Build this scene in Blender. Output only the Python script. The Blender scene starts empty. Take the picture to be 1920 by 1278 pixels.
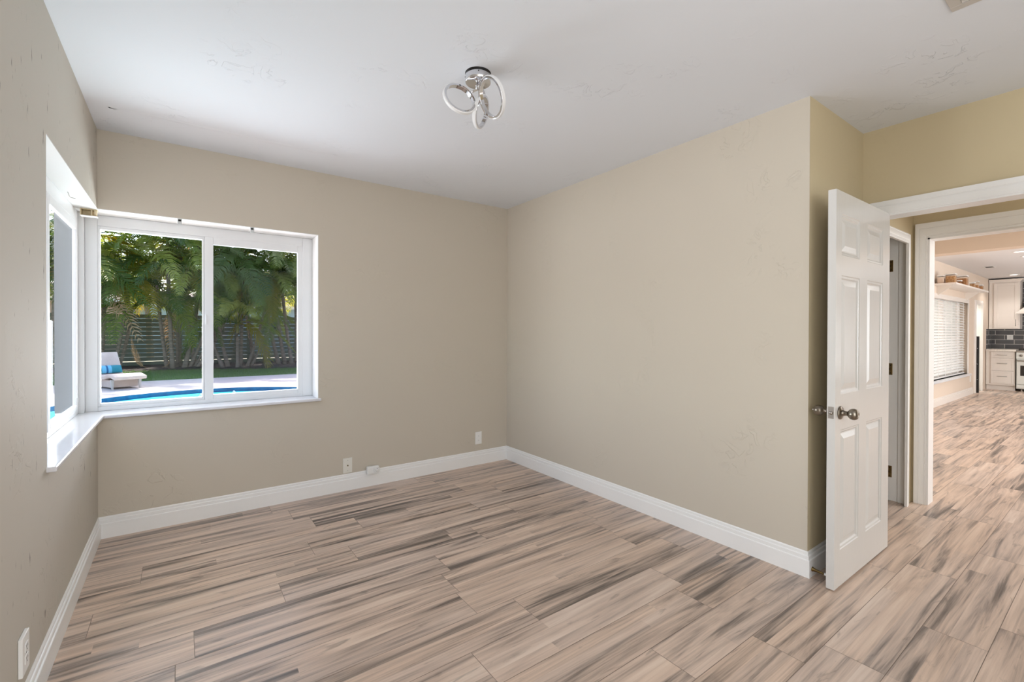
import bpy, bmesh, math, random
from mathutils import Vector, Matrix
random.seed(7)
S = bpy.context.scene
COL = S.collection
PI = math.pi

# ------------------------------------------------------------------ camera
CF, YAW, PITCH, ROLL, CY, CH = 857.437, 0.6268358, -0.0057368, 0.0024793, 626.556, 1.31
fw = Vector((math.sin(YAW)*math.cos(PITCH), math.cos(YAW)*math.cos(PITCH), math.sin(PITCH)))
r0 = Vector((math.cos(YAW), -math.sin(YAW), 0)); u0 = r0.cross(fw)
rr = r0*math.cos(ROLL)+u0*math.sin(ROLL); uu = -r0*math.sin(ROLL)+u0*math.cos(ROLL)
cam = bpy.data.cameras.new('camera'); camo = bpy.data.objects.new('camera', cam); COL.objects.link(camo)
cam.sensor_fit = 'HORIZONTAL'; cam.sensor_width = 36; cam.lens = CF*36/1920
cam.shift_y = -(639-CY)/1920; cam.clip_start = .02; cam.clip_end = 400
m = Matrix((rr, uu, -fw)).transposed().to_4x4(); m.translation = Vector((0, 0, CH)); camo.matrix_world = m
S.camera = camo
S.view_settings.view_transform = 'Standard'
try: S.view_settings.look = 'None'
except Exception: pass
S.view_settings.gamma = 1; S.view_settings.use_curve_mapping = False
S.view_settings.exposure = 0.0

# ------------------------------------------------------------------ world, sun, daylight, added fill
W = bpy.data.worlds.new('sky'); S.world = W; W.use_nodes = True
wn = W.node_tree.nodes; wn.clear()
wo = wn.new('ShaderNodeOutputWorld'); wb = wn.new('ShaderNodeBackground'); sk = wn.new('ShaderNodeTexSky')
sk.sky_type = 'NISHITA'; sk.sun_disc = False; sk.sun_elevation = math.radians(50); sk.sun_rotation = math.radians(20)
sk.air_density = 1.0; sk.dust_density = 2.0; sk.ozone_density = 1.0
wb.inputs['Strength'].default_value = 0.50
W.node_tree.links.new(sk.outputs[0], wb.inputs[0]); W.node_tree.links.new(wb.outputs[0], wo.inputs[0])

def look(o, d): o.rotation_euler = Vector(d).to_track_quat('-Z', 'Y').to_euler()
def area(name, loc, d, sx, sy, e, colr=(1, 1, 1), spread=180):
    l = bpy.data.lights.new(name, 'AREA'); l.shape = 'RECTANGLE'; l.size = sx; l.size_y = sy; l.energy = e; l.color = colr
    l.spread = math.radians(spread)
    o = bpy.data.objects.new(name, l); COL.objects.link(o); o.location = loc; look(o, d); return o
sun = bpy.data.lights.new('sun', 'SUN'); sun.energy = 8.6; sun.angle = math.radians(.53); sun.color = (1, .95, .86)
suno = bpy.data.objects.new('sun', sun); COL.objects.link(suno); look(suno, (-.25, -1.0, -1.12))
area('daylight_back_window', (0.25, 5.35, .95), (0, -1, .12), 2.3, .9, 106, (.93, .97, 1.0))
area('daylight_left_window', (-2.1, 4.3, 1.30), (1, -.50, .04), 1.8, 1.0, 98, (.93, .97, 1.0))
area('rear_fill', (.7, -1.44, 1.30), (0, 1, .0), 2.2, 2.3, 50, (.94, .972, 1.0))  # added fill from behind the camera; no window stands there
area('rear_ceiling_fill', (.2, -.75, 1.72), (0.0, .0, 1), 1.8, 1.0, 13, (.92, .965, 1.0))  # added upward fill that brightens the ceiling; the roof has no opening
area('kitchen_side_fill', (9.5, -3.4, 1.3), (0, 1, .35), 7.0, 1.8, 262, (.92, .962, 1.0))  # unseen fill added along the kitchen's right side; no door is built there
area('living_room_fill', (6.4, -1.0, 2.52), (0, 0, -1), 2.6, 2.0, 55, (.95, .975, 1.0))  # unseen overhead fill added for the space past the hall
area('hall_fill', (3.85, .1, 2.50), (.1, 0, -1), .4, .4, 3, (1, .985, .96))  # unseen source added to lift the dim hall jambs
area('passage_fill', (14.4, 2.9, 2.45), (0, 0, -1), 1.2, .6, 30, (1, 1, 1))  # unseen source added to brighten the closed passage

# ------------------------------------------------------------------ helpers
def lin(c):
    return tuple((v/255/12.92 if v/255 <= .04045 else ((v/255+.055)/1.055)**2.4) for v in c)
def srgb(*c): return lin(c)+(1,)

def mat(name, col, rough=.5, metal=0, spec=.5, bump=None, var=None, coat=0, trans=None, emit=None, sub=0):
    """bump=(scale,strength,stretch3) var=(scale,col2,lo,hi,stretch3)"""
    M = bpy.data.materials.new(name); M.use_nodes = True
    nt = M.node_tree; n = nt.nodes; L = nt.links
    b = n['Principled BSDF']
    b.inputs['Base Color'].default_value = srgb(*col); b.inputs['Roughness'].default_value = rough
    b.inputs['Metallic'].default_value = metal; b.inputs['Specular IOR Level'].default_value = spec
    b.inputs['Coat Weight'].default_value = coat; b.inputs['Coat Roughness'].default_value = .08
    tc = n.new('ShaderNodeTexCoord')
    def coords(st):
        mp = n.new('ShaderNodeMapping'); mp.inputs['Scale'].default_value = st
        L.new(tc.outputs['Object'], mp.inputs[0]); return mp.outputs[0]
    if var:
        sc, c2, lo, hi, st = var
        t = n.new('ShaderNodeTexNoise'); t.inputs['Scale'].default_value = sc; t.inputs['Detail'].default_value = 5
        L.new(coords(st), t.inputs['Vector'])
        rp = n.new('ShaderNodeMapRange'); rp.inputs[1].default_value = lo; rp.inputs[2].default_value = hi
        L.new(t.outputs[0], rp.inputs[0])
        mx = n.new('ShaderNodeMix'); mx.data_type = 'RGBA'
        mx.inputs[6].default_value = srgb(*col); mx.inputs[7].default_value = srgb(*c2)
        L.new(rp.outputs[0], mx.inputs[0]); L.new(mx.outputs[2], b.inputs['Base Color'])
    if bump:
        sc, stg, st = bump
        t = n.new('ShaderNodeTexNoise'); t.inputs['Scale'].default_value = sc; t.inputs['Detail'].default_value = 6
        L.new(coords(st), t.inputs['Vector'])
        bp = n.new('ShaderNodeBump'); bp.inputs['Strength'].default_value = stg; bp.inputs['Distance'].default_value = .01
        L.new(t.outputs[0], bp.inputs['Height']); L.new(bp.outputs[0], b.inputs['Normal'])
    if emit:
        b.inputs['Emission Color'].default_value = srgb(*emit[0]); b.inputs['Emission Strength'].default_value = emit[1]
    return M

def plaster(name, col, marks=.5, pits=False, rough=.75):
    """painted hand-trowelled plaster: broad swells, trowel scars in patches, fine grain"""
    M = mat(name, col, rough=rough, spec=.25)
    nt = M.node_tree; n = nt.nodes; L = nt.links; b = n['Principled BSDF']
    tc = n.new('ShaderNodeTexCoord')
    broad = n.new('ShaderNodeTexNoise'); broad.inputs['Scale'].default_value = 1.7; broad.inputs['Detail'].default_value = 2
    L.new(tc.outputs['Object'], broad.inputs['Vector'])
    warp = n.new('ShaderNodeTexNoise'); warp.inputs['Scale'].default_value = 9; warp.inputs['Detail'].default_value = 8; warp.inputs['Distortion'].default_value = 1.6
    L.new(tc.outputs['Object'], warp.inputs['Vector'])
    mask = n.new('ShaderNodeTexNoise'); mask.inputs['Scale'].default_value = 2.6; mask.inputs['Detail'].default_value = 3
    L.new(tc.outputs['Object'], mask.inputs['Vector'])
    mr = n.new('ShaderNodeMapRange'); mr.inputs[1].default_value = .56; mr.inputs[2].default_value = .70
    L.new(mask.outputs[0], mr.inputs[0])
    scar = n.new('ShaderNodeMapRange'); scar.inputs[1].default_value = .54; scar.inputs[2].default_value = .57
    L.new(warp.outputs[0], scar.inputs[0])
    mu = n.new('ShaderNodeMath'); mu.operation = 'MULTIPLY'; L.new(mr.outputs[0], mu.inputs[0]); L.new(scar.outputs[0], mu.inputs[1])
    b1 = n.new('ShaderNodeBump'); b1.inputs['Strength'].default_value = .35; b1.inputs['Distance'].default_value = .035
    L.new(broad.outputs[0], b1.inputs['Height'])
    b2 = n.new('ShaderNodeBump'); b2.inputs['Strength'].default_value = marks; b2.inputs['Distance'].default_value = .0036
    L.new(mu.outputs[0], b2.inputs['Height']); L.new(b1.outputs[0], b2.inputs['Normal'])
    L.new(b2.outputs[0], b.inputs['Normal'])
    if pits:                                     # small dark chips and runs in the old paint
        mp = n.new('ShaderNodeMapping'); mp.inputs['Scale'].default_value = (1, 26, 7); L.new(tc.outputs['Object'], mp.inputs[0])
        t = n.new('ShaderNodeTexNoise'); t.inputs['Scale'].default_value = 1.6; t.inputs['Detail'].default_value = 5; L.new(mp.outputs[0], t.inputs['Vector'])
        q = n.new('ShaderNodeMapRange'); q.inputs[1].default_value = .685; q.inputs[2].default_value = .75; L.new(t.outputs[0], q.inputs[0])
        mx = n.new('ShaderNodeMix'); mx.data_type = 'RGBA'; mx.inputs[6].default_value = srgb(*col); mx.inputs[7].default_value = srgb(120, 112, 102)
        L.new(q.outputs[0], mx.inputs[0]); L.new(mx.outputs[2], b.inputs['Base Color'])
    return M

def glass_mat(name, tint=(1, 1, 1), f=1.0):
    M = bpy.data.materials.new(name); M.use_nodes = True; n = M.node_tree.nodes; L = M.node_tree.links; n.clear()
    o = n.new('ShaderNodeOutputMaterial'); mx = n.new('ShaderNodeMixShader'); t = n.new('ShaderNodeBsdfTransparent'); g = n.new('ShaderNodeBsdfGlossy')
    t.inputs[0].default_value = tint+(1,); g.inputs['Roughness'].default_value = .0
    fr = n.new('ShaderNodeFresnel'); ge = n.new('ShaderNodeNewGeometry'); io = n.new('ShaderNodeMapRange')
    io.inputs[3].default_value = 1.35; io.inputs[4].default_value = 1/1.35
    L.new(ge.outputs['Backfacing'], io.inputs[0]); L.new(io.outputs[0], fr.inputs[0])
    mm = n.new('ShaderNodeMath'); mm.operation = 'MULTIPLY'; mm.inputs[1].default_value = f
    L.new(fr.outputs[0], mm.inputs[0]); L.new(mm.outputs[0], mx.inputs[0]); L.new(t.outputs[0], mx.inputs[1]); L.new(g.outputs[0], mx.inputs[2]); L.new(mx.outputs[0], o.inputs[0])
    return M

def screen_mat():
    """fine dark mesh: dims what is behind it evenly"""
    M = bpy.data.materials.new('insect mesh'); M.use_nodes = True; n = M.node_tree.nodes; L = M.node_tree.links; n.clear()
    o = n.new('ShaderNodeOutputMaterial'); t = n.new('ShaderNodeBsdfTransparent'); t.inputs[0].default_value = (.80, .77, .82, 1)
    L.new(t.outputs[0], o.inputs[0]); return M

def leaf_mat(name, cols, transl=.45):
    """leaf with light passing through; hue differs from frond to frond"""
    M = bpy.data.materials.new(name); M.use_nodes = True; n = M.node_tree.nodes; L = M.node_tree.links; n.clear()
    o = n.new('ShaderNodeOutputMaterial'); oi = n.new('ShaderNodeObjectInfo'); rp = n.new('ShaderNodeValToRGB')
    e = rp.color_ramp.elements
    e[0].position = 0; e[0].color = srgb(*cols[0]); e[1].position = 1; e[1].color = srgb(*cols[-1])
    for i, c_ in enumerate(cols[1:-1]):
        q = e.new((i+1)/(len(cols)-1)); q.color = srgb(*c_)
    L.new(oi.outputs['Random'], rp.inputs[0])
    d = n.new('ShaderNodeBsdfPrincipled'); d.inputs['Roughness'].default_value = .38
    t = n.new('ShaderNodeBsdfTranslucent'); mx = n.new('ShaderNodeMixShader'); mx.inputs[0].default_value = transl
    hs = n.new('ShaderNodeHueSaturation'); hs.inputs['Hue'].default_value = .475; hs.inputs['Value'].default_value = 1.5; hs.inputs['Saturation'].default_value = 1.1
    L.new(rp.outputs[0], hs.inputs['Color']); L.new(hs.outputs[0], t.inputs[0])
    L.new(rp.outputs[0], d.inputs['Base Color']); L.new(d.outputs[0], mx.inputs[1]); L.new(t.outputs[0], mx.inputs[2]); L.new(mx.outputs[0], o.inputs[0])
    return M

class MB:
    def __init__(s): s.b = bmesh.new(); s.mi = 0
    def _f(s, vs, smooth=False):
        try:
            f = s.b.faces.new(vs); f.material_index = s.mi; f.smooth = smooth; return f
        except ValueError: return None
    def quad(s, *ps, smooth=False): return s._f([s.b.verts.new(p) for p in ps], smooth)
    def box(s, a, b):
        (x0, y0, z0), (x1, y1, z1) = [min(p, q) for p, q in zip(a, b)], [max(p, q) for p, q in zip(a, b)]
        v = [s.b.verts.new(p) for p in ((x0, y0, z0), (x1, y0, z0), (x1, y1, z0), (x0, y1, z0), (x0, y0, z1), (x1, y0, z1), (x1, y1, z1), (x0, y1, z1))]
        for q in ((3, 2, 1, 0), (4, 5, 6, 7), (0, 1, 5, 4), (1, 2, 6, 5), (2, 3, 7, 6), (3, 0, 4, 7)): s._f([v[i] for i in q])
        return s
    def frames(s, rings, close_ring=True, cap=True, smooth=True, loop=False):
        R = [[s.b.verts.new(p) for p in r] for r in rings]
        n = len(R[0]); m_ = len(R)
        for i in range(m_ if loop else m_-1):
            A, B = R[i], R[(i+1) % m_]
            for j in range(n if close_ring else n-1):
                s._f([A[j], A[(j+1) % n], B[(j+1) % n], B[j]], smooth)
        if cap and close_ring and not loop:
            s._f(R[0][::-1]); s._f(R[-1])
        return s
    def tube(s, pts, rad, n=8, cap=True):
        pts = [Vector(p) for p in pts]; rings = []
        up = Vector((0, 0, 1))
        for i, p in enumerate(pts):
            t = (pts[min(i+1, len(pts)-1)]-pts[max(i-1, 0)]).normalized()
            a = t.cross(up)
            if a.length < .05: a = t.cross(Vector((0, 1, 0)))
            a.normalize(); bb = t.cross(a)
            r = rad[i] if isinstance(rad, (list, tuple)) else rad
            rings.append([p+(a*math.cos(k*2*PI/n)+bb*math.sin(k*2*PI/n))*r for k in range(n)])
        return s.frames(rings, cap=cap)
    def lathe(s, prof, o, axis, n=24):
        """prof [(r, t)] about axis through o"""
        ax = Vector(axis).normalized(); a = ax.cross(Vector((0, 0, 1)))
        if a.length < .1: a = ax.cross(Vector((1, 0, 0)))
        a.normalize(); b_ = ax.cross(a); o = Vector(o)
        rings = [[o+ax*t+(a*math.cos(k*2*PI/n)+b_*math.sin(k*2*PI/n))*max(r, 1e-4) for k in range(n)] for r, t in prof]
        return s.frames(rings)
    def prism(s, prof, f0, f1, smooth=False):
        """prof: 2-D list; f0,f1 map (a,b)->3-D at either end"""
        return s.frames([[Vector(f0(a, b)) for a, b in prof], [Vector(f1(a, b)) for a, b in prof]], smooth=smooth)
    def build(s, name, m, parent=None, bevel=0, loc=None, segs=2, fix=True):
        if fix: bmesh.ops.recalc_face_normals(s.b, faces=s.b.faces)
        me = bpy.data.meshes.new(name)
        for q in (m if isinstance(m, (list, tuple)) else [m]): me.materials.append(q)
        s.b.to_mesh(me); s.b.free()
        o = bpy.data.objects.new(name, me); COL.objects.link(o)
        if loc is not None: o.location = loc
        if parent is not None: o.parent = parent
        if bevel:
            bv = o.modifiers.new('bevel', 'BEVEL'); bv.width = bevel; bv.segments = segs; bv.limit_method = 'ANGLE'; bv.angle_limit = math.radians(40)
        return o

def box(a, b): return MB().box(a, b)
def tag(o, label=None, cat=None, group=None, kind=None):
    if label: o['label'] = label
    if cat: o['category'] = cat
    if group: o['group'] = group
    if kind: o['kind'] = kind
    return o
def empty(name, loc, label=None, cat=None, group=None, kind=None):
    o = bpy.data.objects.new(name, None); COL.objects.link(o); o.location = loc; o.empty_display_size = .1
    return tag(o, label, cat, group, kind)
def struct(o): o['kind'] = 'structure'; return o
def part(mb, name, m, parent, bevel=0, **k):
    """child built in world coordinates under an Empty/mesh that sits anywhere"""
    o = mb.build(name, m, None, bevel, **k)
    p = parent; off = Vector((0, 0, 0))
    while p is not None: off += p.location; p = p.parent
    o.parent = parent
    for v in o.data.vertices: v.co -= off
    return o
def copy_tree(o, parent=None):
    c = o.copy(); COL.objects.link(c); c.parent = parent
    for ch in list(o.children): copy_tree(ch, c)
    return c

# ------------------------------------------------------------------ materials
M_WALL = plaster('beige wall paint', (205, 196, 181), .6)
M_WALLP = plaster('beige wall paint with chips', (198, 191, 179), .7, True)
M_HALL = plaster('tan hall paint', (206, 191, 158), .25)
M_KITCH = mat('pale peach kitchen paint', (224, 207, 190), .7, spec=.2)
M_CEIL = plaster('white ceiling paint', (229, 232, 237), .8)
M_TRIM = mat('white trim paint', (246, 245, 243), .32, spec=.45, bump=(40, .05, (1, 1, 1)))
M_DOOR = mat('white door paint', (217, 215, 211), .22, spec=.5, bump=(55, .05, (1, 1, .2)))
M_VINYL = mat('white vinyl frame', (226, 227, 228), .35, spec=.4, bump=(60, .02, (1, 1, 1)))
M_SILL = mat('polished white sill', (226, 226, 230), .12, spec=.6, var=(3, (218, 218, 223), .4, .7, (1, 1, 1)))
M_PLATE = mat('ivory plastic', (232, 229, 220), .4, bump=(80, .02, (1, 1, 1)))
M_WHITEP = mat('white plastic', (240, 239, 236), .4, bump=(80, .02, (1, 1, 1)))
M_DARK = mat('dark slot', (30, 28, 26), .6, bump=(80, .02, (1, 1, 1)))
M_CHROME = mat('chrome', (225, 225, 228), .06, 1, bump=(5, .01, (1, 1, 1)))
M_NICKEL = mat('aged nickel', (150, 142, 130), .28, 1, var=(25, (118, 108, 96), .4, .7, (1, 1, 1)))
M_BRASS = mat('aged brass', (142, 122, 82), .35, 1, var=(30, (110, 92, 60), .4, .7, (1, 1, 1)))
M_LED = mat('opal diffuser', (236, 236, 236), .45, bump=(90, .02, (1, 1, 1)))
M_TAN = mat('tan plastic', (214, 196, 158), .45, var=(30, (196, 176, 136), .4, .6, (1, 1, 1)))
M_CLEAR = mat('clear acrylic', (205, 208, 208), .1, spec=.7, bump=(60, .03, (1, 1, 1)))
M_GLASS = glass_mat('window glass', f=.16); M_SCREEN = screen_mat()
M_BLACK = mat('black steel', (22, 21, 22), .35, bump=(60, .05, (1, 1, 1)))
M_CAB = mat('white cabinet lacquer', (236, 228, 220), .35, bump=(40, .03, (1, 1, .3)))
M_RANGE = mat('white enamel', (228, 228, 222), .2, bump=(30, .01, (1, 1, 1)))
M_OVEN = mat('black oven glass', (14, 12, 12), .08, spec=.6, bump=(20, .01, (1, 1, 1)))
M_COUNTER = mat('pale stone worktop', (234, 226, 216), .2, var=(40, (214, 204, 194), .45, .7, (1, 1, 1)))
M_STEEL = mat('brushed steel', (170, 164, 158), .3, 1, bump=(60, .05, (1, 1, .1)))

# ------------------------------------------------------------------ room dimensions
D, RX, H, XL, YO, XN, BB = 3.8494, 2.7224, 2.5718, -.4233, 1.0512, 3.5122, .1353
WX1, WZ0, WZ1 = .887, .756, 2.076          # back opening right edge, sill bottom, soffit
WY0 = 2.505                                 # near edge of the opening in the left wall
OX, OY = -.66, 4.15                         # outer wall faces
YF = -1.5                                   # wall behind the camera
HX0, HX1 = 3.632, 4.60                      # hall: far face of door wall, near face of kitchen wall
HK = 2.588                                  # kitchen ceiling
KY, KX = 2.16, 15.9                         # kitchen left wall, kitchen end wall
DY0, DY1, DH = .10, .985, 2.042              # bedroom door opening in the x = XN wall

# ------------------------------------------------------------------ floor of laminate planks
def floor_material():
    M = bpy.data.materials.new('laminate planks'); M.use_nodes = True
    nt = M.node_tree; n = nt.nodes; L = nt.links; b = n['Principled BSDF']
    b.inputs['Specular IOR Level'].default_value = .5
    uv = n.new('ShaderNodeUVMap'); uv.uv_map = 'grain'
    at = n.new('ShaderNodeAttribute'); at.attribute_name = 'strip'
    sp = n.new('ShaderNodeSeparateColor'); L.new(at.outputs['Color'], sp.inputs[0])
    def noise(sx, sy, sc, det, dist=0, ro=.55):
        mp = n.new('ShaderNodeMapping'); mp.inputs['Scale'].default_value = (sx, sy, 1); L.new(uv.outputs[0], mp.inputs[0])
        t = n.new('ShaderNodeTexNoise'); t.inputs['Scale'].default_value = sc; t.inputs['Detail'].default_value = det
        t.inputs['Distortion'].default_value = dist; t.inputs['Roughness'].default_value = ro
        L.new(mp.outputs[0], t.inputs['Vector']); return t.outputs[0]
    def math_(op, a, b_=None, c_=None):
        q = n.new('ShaderNodeMath'); q.operation = op
        for i, v in enumerate((a, b_, c_)):
            if v is None: continue
            if isinstance(v, (int, float)): q.inputs[i].default_value = v
            else: L.new(v, q.inputs[i])
        return q.outputs[0]
    broad = noise(.42, 5.5, 2.3, 4, 1.1)         # smoky figure along the plank
    mid = noise(.5, 15, 2.4, 6, 1.0, .6)
    fine = noise(.8, 60, 3.0, 6, .3, .65)        # pore lines
    knot = noise(.95, 5.0, 1.9, 5, 2.4)
    f1 = math_('MULTIPLY_ADD', broad, 1.75, math_('MULTIPLY_ADD', mid, 1.0, math_('MULTIPLY_ADD', sp.outputs[0], .30, -1.03)))
    f2 = math_('MULTIPLY_ADD', fine, .34, math_('SUBTRACT', f1, .15))
    rp = n.new('ShaderNodeValToRGB'); e = rp.color_ramp.elements
    cols = [(0.0, (92, 83, 77)), (.16, (124, 112, 104)), (.30, (160, 144, 133)), (.47, (196, 175, 160)), (.70, (217, 194, 177)), (1.0, (230, 210, 193))]
    e[0].position, e[0].color = cols[0][0], srgb(*cols[0][1]); e[1].position, e[1].color = cols[-1][0], srgb(*cols[-1][1])
    for p, c_ in cols[1:-1]:
        q = e.new(p); q.color = srgb(*c_)
    L.new(f2, rp.inputs[0])
    # sparse knots / charcoal figure
    kr = n.new('ShaderNodeMapRange'); kr.inputs[1].default_value = .62; kr.inputs[2].default_value = .74; L.new(knot, kr.inputs[0])
    mx = n.new('ShaderNodeMix'); mx.data_type = 'RGBA'; mx.inputs[7].default_value = srgb(92, 84, 78)
    L.new(math_('MULTIPLY', kr.outputs[0], .55), mx.inputs[0]); L.new(rp.outputs[0], mx.inputs[6])
    # warm / grey drift from strip to strip
    mx2 = n.new('ShaderNodeMix'); mx2.data_type = 'RGBA'; mx2.blend_type = 'MULTIPLY'; mx2.inputs[0].default_value = 1
    tint = n.new('ShaderNodeMix'); tint.data_type = 'RGBA'; tint.inputs[6].default_value = (.93, .95, .98, 1); tint.inputs[7].default_value = (1.03, .985, .93, 1)
    L.new(sp.outputs[1], tint.inputs[0]); L.new(mx.outputs[2], mx2.inputs[6]); L.new(tint.outputs[2], mx2.inputs[7])
    L.new(mx2.outputs[2], b.inputs['Base Color'])
    rr_ = n.new('ShaderNodeMapRange'); rr_.inputs[3].default_value = .27; rr_.inputs[4].default_value = .40; L.new(fine, rr_.inputs[0]); L.new(rr_.outputs[0], b.inputs['Roughness'])
    bp = n.new('ShaderNodeBump'); bp.inputs['Strength'].default_value = .12; bp.inputs['Distance'].default_value = .001
    L.new(fine, bp.inputs['Height']); L.new(bp.outputs[0], b.inputs['Normal'])
    return M

def build_floor():
    rnd = random.Random(3)
    B = bmesh.new(); uvl = B.loops.layers.uv.new('grain'); cl = B.loops.layers.float_color.new('strip')
    PL, PW, G = 1.155, .206, .0011
    known = {9: .044, 10: .41, 11: .825, 7: 1.115, 6: 1.318, 5: .958, 3: 1.575, 2: 2.0, 1: 2.183, 0: 2.688}
    X0, X1, Y0, Y1 = -.62, KX+.05, -4.0, 4.0
    k0 = math.floor((Y0-.366)/PW); k1 = math.ceil((Y1-.366)/PW)
    for k in range(k0, k1):
        ya = .366+k*PW; yb = ya+PW
        off = known.get(k, rnd.random()*PL)
        x = X0-((X0-off) % PL)
        while x < X1:
            xa, xb = max(x, X0)+G, min(x+PL, X1)-G
            if xb-xa > .004 and not (xa > 5 and ya > 2.4):
                ws = [rnd.uniform(.7, 1.3) for _ in range(3)]; t = sum(ws); yy = ya+G
                pt = rnd.random(); pu, pv = rnd.uniform(0, 60), rnd.uniform(0, 60)
                for w_ in ws:
                    yc = min(yy+w_/t*(PW-2*G), yb-G)
                    cuts = [xa]; c_ = xa+rnd.uniform(.3, 1.6)
                    while c_ < xb-.15: cuts.append(c_); c_ += rnd.uniform(.6, 1.2)
                    cuts.append(xb)
                    for p, q in zip(cuts[:-1], cuts[1:]):
                        f = B.faces.new([B.verts.new(v) for v in ((p, yy, 0), (q, yy, 0), (q, yc, 0), (p, yc, 0))])
                        tone = min(1, max(0, rnd.gauss(.5, .27))); du, dv = (pu, pv) if rnd.random() < .6 else (rnd.uniform(0, 60), rnd.uniform(0, 60))
                        cc = (tone, min(1, max(0, .55*pt+.45*rnd.random())), rnd.random(), 1)
                        for lp in f.loops:
                            lp[uvl].uv = (lp.vert.co.x+du, lp.vert.co.y+dv); lp[cl] = cc
                    yy = yc
            x += PL
    me = bpy.data.meshes.new('floor'); me.materials.append(floor_material()); me.materials.append(mat('plank joint', (150, 136, 124), .8, bump=(30, .1, (1, 1, 1))))
    f0 = len(B.faces)
    for a, b in (((X0, Y0, -.10), (X1, Y1, -.0012)),):
        v = [B.verts.new(p) for p in ((a[0], a[1], a[2]), (b[0], a[1], a[2]), (b[0], b[1], a[2]), (a[0], b[1], a[2]), (a[0], a[1], b[2]), (b[0], a[1], b[2]), (b[0], b[1], b[2]), (a[0], b[1], b[2]))]
        for q in ((3, 2, 1, 0), (4, 5, 6, 7), (0, 1, 5, 4), (1, 2, 6, 5), (2, 3, 7, 6), (3, 0, 4, 7)):
            B.faces.new([v[i] for i in q]).material_index = 1
    B.to_mesh(me); B.free()
    o = bpy.data.objects.new('floor', me); COL.objects.link(o); struct(o)
build_floor()

# ------------------------------------------------------------------ walls and ceilings
b = MB(); b.box((OX, YF, 0), (XL, WY0, H)); b.box((OX, WY0, 0), (XL, D, WZ0)); b.box((OX, WY0, WZ1), (XL, D, H))
struct(b.build('wall_left', M_WALLP))
b = MB(); b.box((WX1, D, 0), (RX+.12, OY, H)); b.box((OX, D, 0), (WX1, OY, WZ0)); b.box((OX, D, WZ1), (WX1, OY, H))
struct(b.build('wall_back', M_WALL))
struct(box((RX, YO, 0), (RX+.12, D, H)).build('wall_right', M_WALL))
struct(box((RX+.12, YO, 0), (XN, YO+.12, H)).build('wall_niche', M_HALL))
b = MB(); b.quad((RX, YO-.0006, 0), (RX+.12, YO-.0006, 0), (RX+.12, YO-.0006, H), (RX, YO-.0006, H)); struct(b.build('wall_niche_return', M_HALL))
b = MB(); b.box((XN, DY1, 0), (HX0, YO+.12, H)); b.box((XN, DY0, DH), (HX0, DY1, H)); b.box((XN, YF, 0), (HX0, DY0, H))
struct(b.build('wall_door', M_HALL))
struct(box((OX, YF-.12, 0), (HX0, YF, H)).build('wall_front', M_WALL))
# ceiling with a thin raised ridge
b = MB(); b.box((OX, YF-.12, H), (HX0, OY, H+.1))
n_ = 26
rows = []
for i in range(n_+1):
    x = -.33+1.24*i/n_; hgt = .0045*min(1, 4*i/n_, 4*(1-i/n_)); y = 3.42+.004*math.sin(i*.9)
    rows.append([Vector((x, y-.02, H)), Vector((x, y-.008, H-hgt*.8)), Vector((x, y, H-hgt)), Vector((x, y+.012, H-hgt*.6)), Vector((x, y+.026, H))])
b.frames(rows, close_ring=False, cap=False)
struct(b.build('ceiling', M_CEIL, fix=False))
struct(box((HX0, -4.1, HK), (KX+.25, KY+1.5, HK+.1)).build('ceiling_kitchen', mat('kitchen ceiling paint', (232, 230, 230), .8, bump=(30, .03, (1, 1, 1)))))
struct(box((OX-.95, -4.6, HK+.1001), (KX+.9, OY+2.5, HK+.25)).build('roof', mat('roof board', (225, 222, 216), .8, bump=(20, .1, (1, 1, 1)))))  # unseen; long overhang added to keep direct sun out of the windows
# hall
KO0, KO1, KOH = -1.0, .965, 2.03
b = MB(); b.box((HX1, KO1, 0), (HX1+.13, KY, HK)); b.box((HX1, KO0, KOH), (HX1+.13, KO1, HK)); b.box((HX1, -4.0, 0), (HX1+.13, KO0, HK))
struct(b.build('wall_hall', M_HALL))
CX0, CX1 = 3.72, 4.497
b = MB(); b.box((HX0, YO, 0), (CX0, YO+.13, HK)); b.box((CX0, YO, 2.055), (CX1, YO+.13, HK)); b.box((CX1, YO, 0), (HX1, YO+.13, HK))
struct(b.build('wall_hall_side', M_HALL))
b = MB(); b.box((RX+.12, KY-.1, 0), (HX1, KY, HK)); struct(b.build('wall_closet', M_HALL))
struct(box((HX0, -1.62, 0), (HX1, -1.5, HK)).build('wall_hall_end', M_HALL))
# kitchen left wall with window and back-door openings
KW0, KW1, KWZ0, KWZ1 = 10.5, 13.42, .46, 2.01
KD0, KD1, KDH = 13.93, 14.80, 2.03
b = MB()
b.box((HX1, KY, 0), (KW0, KY+.2, HK)); b.box((KW0, KY, 0), (KW1, KY+.2, KWZ0)); b.box((KW0, KY, KWZ1), (KW1, KY+.2, HK))
b.box((KW1, KY, 0), (KD0, KY+.2, HK)); b.box((KD0, KY, KDH), (KD1, KY+.2, HK)); b.box((KD1, KY, 0), (KX+.2, KY+.2, HK))
struct(b.build('wall_kitchen_left', M_KITCH))
struct(box((KX, -4.0, 0), (KX+.2, KY, HK)).build('wall_kitchen_end', M_KITCH))
struct(box((HX1, -4.1, 0), (KX+.2, -4.0, HK)).build('wall_kitchen_right', M_KITCH))
struct(box((8.0, -4.0, 2.335), (8.25, KY, HK)).build('beam', M_KITCH))

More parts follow.
